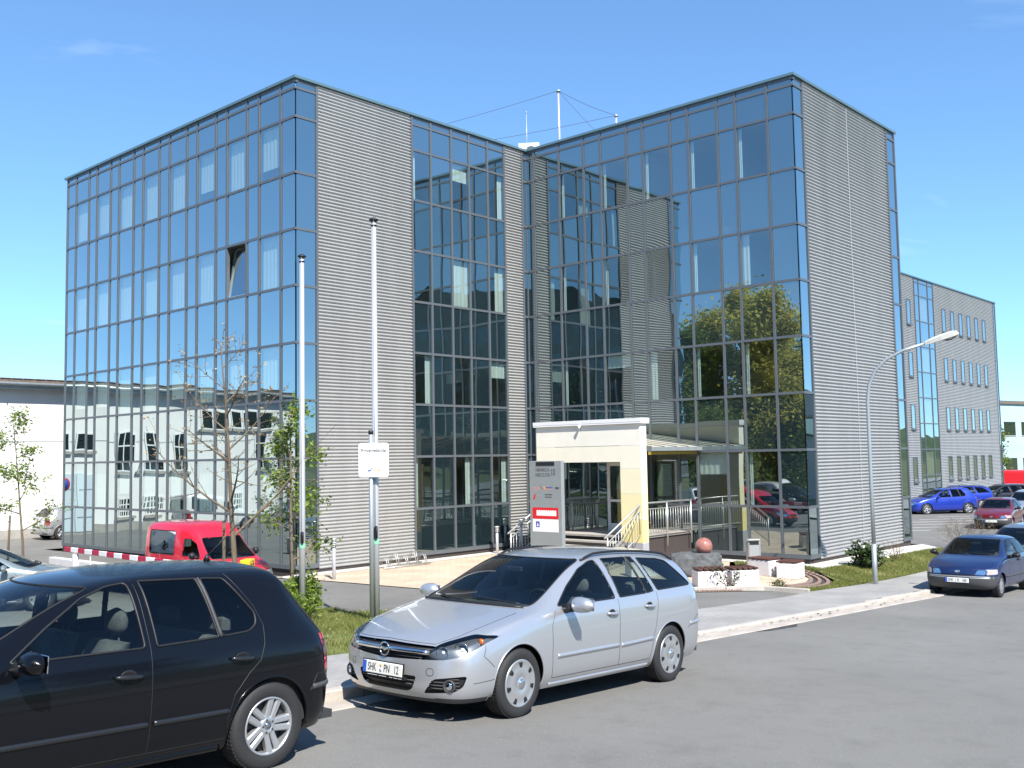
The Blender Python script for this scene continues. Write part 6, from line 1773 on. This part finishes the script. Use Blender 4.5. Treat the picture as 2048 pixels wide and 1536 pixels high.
def mast(x, y, h, r_, label, name='roof_mast'):
    o = thing(name, label, 'mast', (x, y, H0 - .22)); mb = MB(); mb.tube([(0, 0, 0), (0, 0, h)], [r_, r_ * .8], 10); mb.build('pole', M['alupole'], o)
    mb = MB(); mb.lathe([(r_ * 1.6, h - .05), (r_ * 1.6, h), (.01, h + .06)], (0, 0, 0), 8); mb.build('tip', M['galv'], o); return o
m1 = (31.0, 25.25, 3.77); m2 = (30.8, 22.25, 1.95)
mast(m1[0], m1[1], m1[2], .06, 'tall thin white mast standing on the flat roof'); mast(m2[0], m2[1], m2[2], .05, 'short white mast on the roof above the right glass wall')
mast(X1 + LB + .95, Y1 + .75, 2.1, .012, 'thin lightning rod beside the roof air conditioner', 'lightning_rod')
def wire(a, b, label):
    o = thing('guy_wire', label, 'wire', a); d = Vector(b) - Vector(a); mb = MB()
    mb.tube([d * t + Vector((0, 0, -.08 * math.sin(math.pi * t))) for t in np.linspace(0, 1, 9)], .008, 4); mb.build('cable', M['trim_grey'] if 'trim_grey' in M else M['dark'], o)
zt = H0 - .22
wire((m1[0], m1[1], zt + m1[2]), (22.6, 28.2, H0 - .05), 'long thin wire from the tall mast down to the left roof')
wire((m1[0], m1[1], zt + m1[2]), (m2[0], m2[1], zt + m2[2]), 'thin wire from the tall mast to the short mast')
wire((m1[0], m1[1], zt + m1[2]), (29.3, 21.3, H0 - .1), 'thin wire from the tall mast to the parapet of the right wing')
wire((m2[0], m2[1], zt + m2[2]), (24.5, 26.5, H0 - .1), 'thin wire from the short mast across the roof behind the air conditioner')
# ================================================================ red van
def make_van(level=3):
    st = [(1.80, .74, .22, .66, .70, .70, .62, .73, 0, .14), (1.52, .79, .22, .81, .745, .85, .66, .88, 0, .06), (1.15, .815, .22, .91, .775, .95, .69, .98, 0, .10), (.80, .82, .20, .97, .785, 1.16, .65, 1.21, 0, .07), (.46, .825, .20, 1.0, .79, 1.50, .63, 1.56, 0, .06),
          (.20, .83, .20, 1.02, .80, 1.76, .66, 1.81, 0, .02), (-.15, .855, .20, 1.02, .85, 1.83, .76, 1.88, 0, 0), (-.8, .865, .20, 1.02, .865, 1.85, .79, 1.90, 0, 0), (-1.5, .865, .20, 1.02, .865, 1.84, .79, 1.89, 0, 0), (-1.88, .86, .22, 1.02, .86, 1.82, .78, 1.87, 0, 0), (-1.99, .82, .24, 1.02, .82, 1.74, .73, 1.79, 0, -.02)]
    fr = {'x': [1.86, 1.97, 2.0, 2.0, 1.97, 1.955, 1.95, 1.93], 'z': [.20, .27, .38, .51, .58, .63, .68, .73], 'lim': None}
    re = {'x': [-2.02, -2.05, -2.06, -2.06, -2.06, -2.06, -2.05, -2.02], 'z': [.24, .32, .5, .7, .9, 1.02, 1.4, 1.78], 'lim': None}
    sh = Shell(st, fr, re, level); D = {}
    D['windows'] = [rounded([(.74, 1.035), (.46, 1.36), (.22, 1.47), (.02, 1.48), (-.02, 1.045)], .04), rounded([(-.38, 1.05), (-.38, 1.66), (-1.66, 1.66), (-1.66, 1.05)], .05)]
    for i, q in enumerate(D['windows']): sh.cut(100 + i, 'side', q)
    D['wsout'] = rounded([(.64, .99), (.56, 1.50), (-.56, 1.50), (-.64, .99)], .05); sh.cut(GLF, 'front', D['wsout'], mirror=False, rng=(-.1, 1.3))
    D['rwout'] = rounded([(.60, 1.08), (.60, 1.60), (-.60, 1.60), (-.60, 1.08)], .06); sh.cut(GLR, 'rear', D['rwout'], mirror=False)
    sh.cut(LOWB, 'front', [(-.9, .1), (.9, .1), (.9, .46), (-.9, .46)], mirror=False, rng=(1.5, 2.2)); sh.cut(LOWB, 'side', [(1.52, .1), (2.2, .1), (2.2, .46), (1.52, .46)])
    sh.cut(HEAD, 'front', rounded([(.40, .56), (.72, .56), (.76, .70), (.44, .68)], .05), rng=(1.4, 2.2))
    sh.cut(GRILL, 'front', rounded([(-.36, .57), (.36, .57), (.36, .65), (-.36, .65)], .02), mirror=False, rng=(1.6, 2.2))
    sh.cut(TAIL, 'rear', rounded([(.68, .55), (.86, .55), (.86, 1.0), (.70, 1.0)], .02))
    L = dict(axles=(1.28, -1.28), axz=.28, arch=.32, hw=.855, tyre=.285, rim=.18, style='steel', cowl=1.1, zc=1.0, seat=.15, rseat=-.7, mir=(.55, 1.38), belt=1.0, rear=-1.95, front=1.9, tw=.17)
    D['seams'] = [('side', [(.80, .28), (.80, .95)]), ('side', [(-.10, .28), (-.12, 1.55)]), ('side', [(.25, 1.60), (.05, 1.70), (-.10, 1.82)])]
    car = thing('delivery_van', 'red high roof delivery van parked beside the glass facade', 'van'); finish(car, sh, M['paint_red'], L, D)
    for s2 in (1, -1):
        sh.part(HEAD, 'headlight', M['chrome'], car, .003, sel=lambda fc: fc[:, 1] * s2 > 0); sh.part(TAIL, 'tail_light', M['tail_red'], car, .003, sel=lambda fc: fc[:, 1] * s2 > 0)
        mirror_part(car, .66, 1.08, .80, M['dark'], s2, .16, .18)
    sh.part(GRILL, 'grille', M['dark'], car, .002)
    # pale blind with a dark figure behind the cargo window
    for s2 in (1, -1):
        mb = MB(); mb.box2((-1.64, s2 * .80 - .005, 1.07), (-.40, s2 * .80 + .005, 1.64)); mb.build('window_blind', M['white_paint'], car)
        mb = MB(); q = [(-.95, 1.15), (-.90, 1.15), (-.86, 1.24), (-.80, 1.20), (-.72, 1.26), (-.80, 1.34), (-.88, 1.31), (-.90, 1.42), (-.95, 1.42), (-.94, 1.30), (-1.08, 1.20)]
        mb.prism(q, s2 * .832, s2 * .836, lambda a, b, h: (a, h, b)); mb.build('window_sticker', M['dark'], car)
    return car
van = make_van(); put_xy(van, 13.7, 22.7, R(-90)); van.scale = (.95, .95, .95)

def clone(src, name, label, paint, x, y, rz, group=None, cat='car'):
    c = copy_tree(src); c.name = name; c['label'] = label; c['category'] = cat
    if group: c['group'] = group
    recolor(c, paint); put_xy(c, x, y, rz); return c
G1, G2 = 'cars in the parking area beside the rear wing', 'cars in the lot by the white hall'
clone(hatch, 'hatchback_car', 'silver hatchback parked along the white hall wall, rear end showing', M['paint_silver'], 20.75, 45.25, 0, G2)
clone(estate, 'estate_car', 'pale green silver estate car with roof rails behind the black hatchback', M['paint_green_silver'], 9.0, 24.6, R(-32), G2)
clone(hatch, 'hatchback_car', 'bright blue hatchback nearest the rear wing glass strip', M['paint_bright_blue'], 59.65, 20.9, R(139), G1)
clone(estate, 'estate_car', 'bright blue estate car hidden behind the bright blue hatchback', M['paint_bright_blue'], 63.4, 21.4, R(139), G1)
clone(estate, 'estate_car', 'black estate car beside the bright blue estate car', M['paint_anthracite'], 66.2, 19.6, R(139), G1)
clone(hatch, 'hatchback_car', 'dark grey hatchback beside the black estate car', M['paint_anthracite'], 69.6, 18.6, R(139), G1)
clone(hatch, 'hatchback_car', 'pale grey hatchback at the end of the row beside the rear wing', M['paint_grey'], 73.0, 17.6, R(139), G1)
clone(small, 'small_hatchback', 'wine red small hatchback facing the street in the parking area', M['paint_wine'], 50.2, 14.9, math.pi + R(6), G1)
clone(hatch, 'hatchback_car', 'silver hatchback behind the wine red small hatchback', M['paint_silver'], 57.4, 15.6, math.pi + R(6), G1)
c_ = clone(hatch, 'hatchback_car', 'grey hatchback parked at the kerb behind the dark blue hatchback', M['paint_grey'], *xy(31.3, 7.2), RPH + math.pi)
clone(hatch, 'hatchback_car', 'silver hatchback in the lot beside the red estate car', M['paint_silver'], 8.4, 30.2, R(105), G2)
clone(estate, 'estate_car', 'red estate car in the lot with its tail to the white hall', M['paint_red'], 5.4, 28.0, R(-70), G2)
clone(hatch, 'hatchback_car', 'black hatchback in the lot beside the red estate car', M['paint_black'], 2.2, 26.6, R(-70), G2)
clone(van, 'delivery_van', 'white delivery van in the lot beside the black hatchback', M['paint_white'], -.8, 29.2, R(-70), G2, 'van')
clone(van, 'delivery_van', 'white delivery van parked in front of the hall windows', M['paint_white'], 7.3, 44.6, R(180), G2, 'van')
_dead = []
for o in list(bpy.data.objects):
    if o.type == 'EMPTY' and o.get('label', '').startswith(('pale green', 'bright blue estate', 'black estate', 'wine red', 'red estate')):
        _dead += [k.name for k in o.children_recursive if k.name.startswith('plate_text')]
for q in _dead: bpy.data.objects.remove(bpy.data.objects[q])
ref = None

# ================================================================ grass blades, litter
def scatter_blades(name, label, poly, n, seed, hmin, hmax, mat, mask=None):
    g = np.random.default_rng(seed); P = np.array(poly); lo, hi = P.min(0), P.max(0); out = []
    while len(out) < n:
        q = g.uniform(lo, hi, (n, 2)); q = q[Shell.inside(q, poly)]
        if mask is not None: q = q[[mask(a, b, g) for a, b in q]]
        out += q.tolist()
    v, f = [], []
    for i, (x, y) in enumerate(out[:n]):
        z = tz(x, y) + .04; h = g.uniform(hmin, hmax); a = g.uniform(0, 6.28); w_ = .006; lx, ly = g.normal(0, h * .45, 2)
        c, s_ = math.cos(a) * w_, math.sin(a) * w_
        v += [(x - c, y - s_, z), (x + c, y + s_, z), (x + lx, y + ly, z + h)]; f.append((3 * i, 3 * i + 1, 3 * i + 2))
    me = bpy.data.meshes.new(name); me.from_pydata(v, [], f)
    return tag(link(name, me, mat), label, 'grass', kind='stuff')
M['blade'] = leaf_mat('grass_blade', (.10, .13, .025), (.24, .25, .07), .3)
def patchy(x, y, g):
    k = mnoise.noise(Vector((x * .9, y * .9, 3.0))) * .5 + .5
    return g.uniform() < .15 + 1.3 * max(0, k - .2)
isl_v = [xy(2.5, SWT + .02)] + ISL[1:12] + [(6.0, 13.0)]
scatter_blades('grass', 'short patchy grass covering the island behind the parked cars', isl_v, 42000, 1, .035, .10, M['blade'], patchy)
scatter_blades('grass', 'short patchy grass on the verge round the street lamp', RG, 34000, 2, .03, .08, M['blade'], patchy)
g = random.Random(21)
v_, f_ = [], []
for k in range(70):
    s_ = g.choice((g.uniform(10.6, 13.5), g.uniform(13.5, 25))); x, y = xy(s_, g.gauss(7.72, .05)); z = tz(x, y) + .025; r_ = g.uniform(.012, .035); a = g.uniform(0, 6.3); n = len(v_)
    for t in (0, 1.8, 3.3, 4.8): v_.append((x + r_ * 1.6 * math.cos(a + t), y + r_ * math.sin(a + t), z + g.uniform(0, .02)))
    f_.append((n, n + 1, n + 2, n + 3))
me = bpy.data.meshes.new('leaf_litter'); me.from_pydata(v_, [], f_); tag(link('leaf_litter', me, M['bark_dark']), 'scattered dry leaves along the gutter', 'litter', kind='stuff')
M['daisy'] = pmat('daisy_white', (.8, .8, .74), .7)
v_, f_ = [], []
for k in range(45):
    x, y = g.uniform(7.5, 13.2), g.uniform(10.2, 16); 
    if not Shell.inside(np.array([[x, y]]), ISL)[0]: continue
    z = tz(x, y) + .11; n = len(v_); r_ = .013
    for t in range(6): v_.append((x + r_ * math.cos(t * 1.047), y + r_ * math.sin(t * 1.047), z + .004 * (t % 2)))
    f_.append(tuple(range(n, n + 6)))
me = bpy.data.meshes.new('daisies'); me.from_pydata(v_, [], f_); tag(link('daisies', me, M['daisy']), 'small white daisies dotted over the grass island', 'flowers', kind='stuff')
# bay lines in the parking area
pk = MB()
for k in range(7):
    x0, y0 = 44 + k * 2.6, 16.8; d = Vector((math.cos(R(139)), math.sin(R(139)))); nrm = Vector((-d.y, d.x)) * .06
    p = [Vector((x0, y0)) + nrm, Vector((x0, y0)) - nrm, Vector((x0, y0)) - d * -4.6 - nrm, Vector((x0, y0)) - d * -4.6 + nrm]
    pk.poly([(q.x, q.y, tz(q.x, q.y) + .028) for q in p][::-1])
o = pk.build('bay_lines', M['line_white']); tag(o, kind='structure')
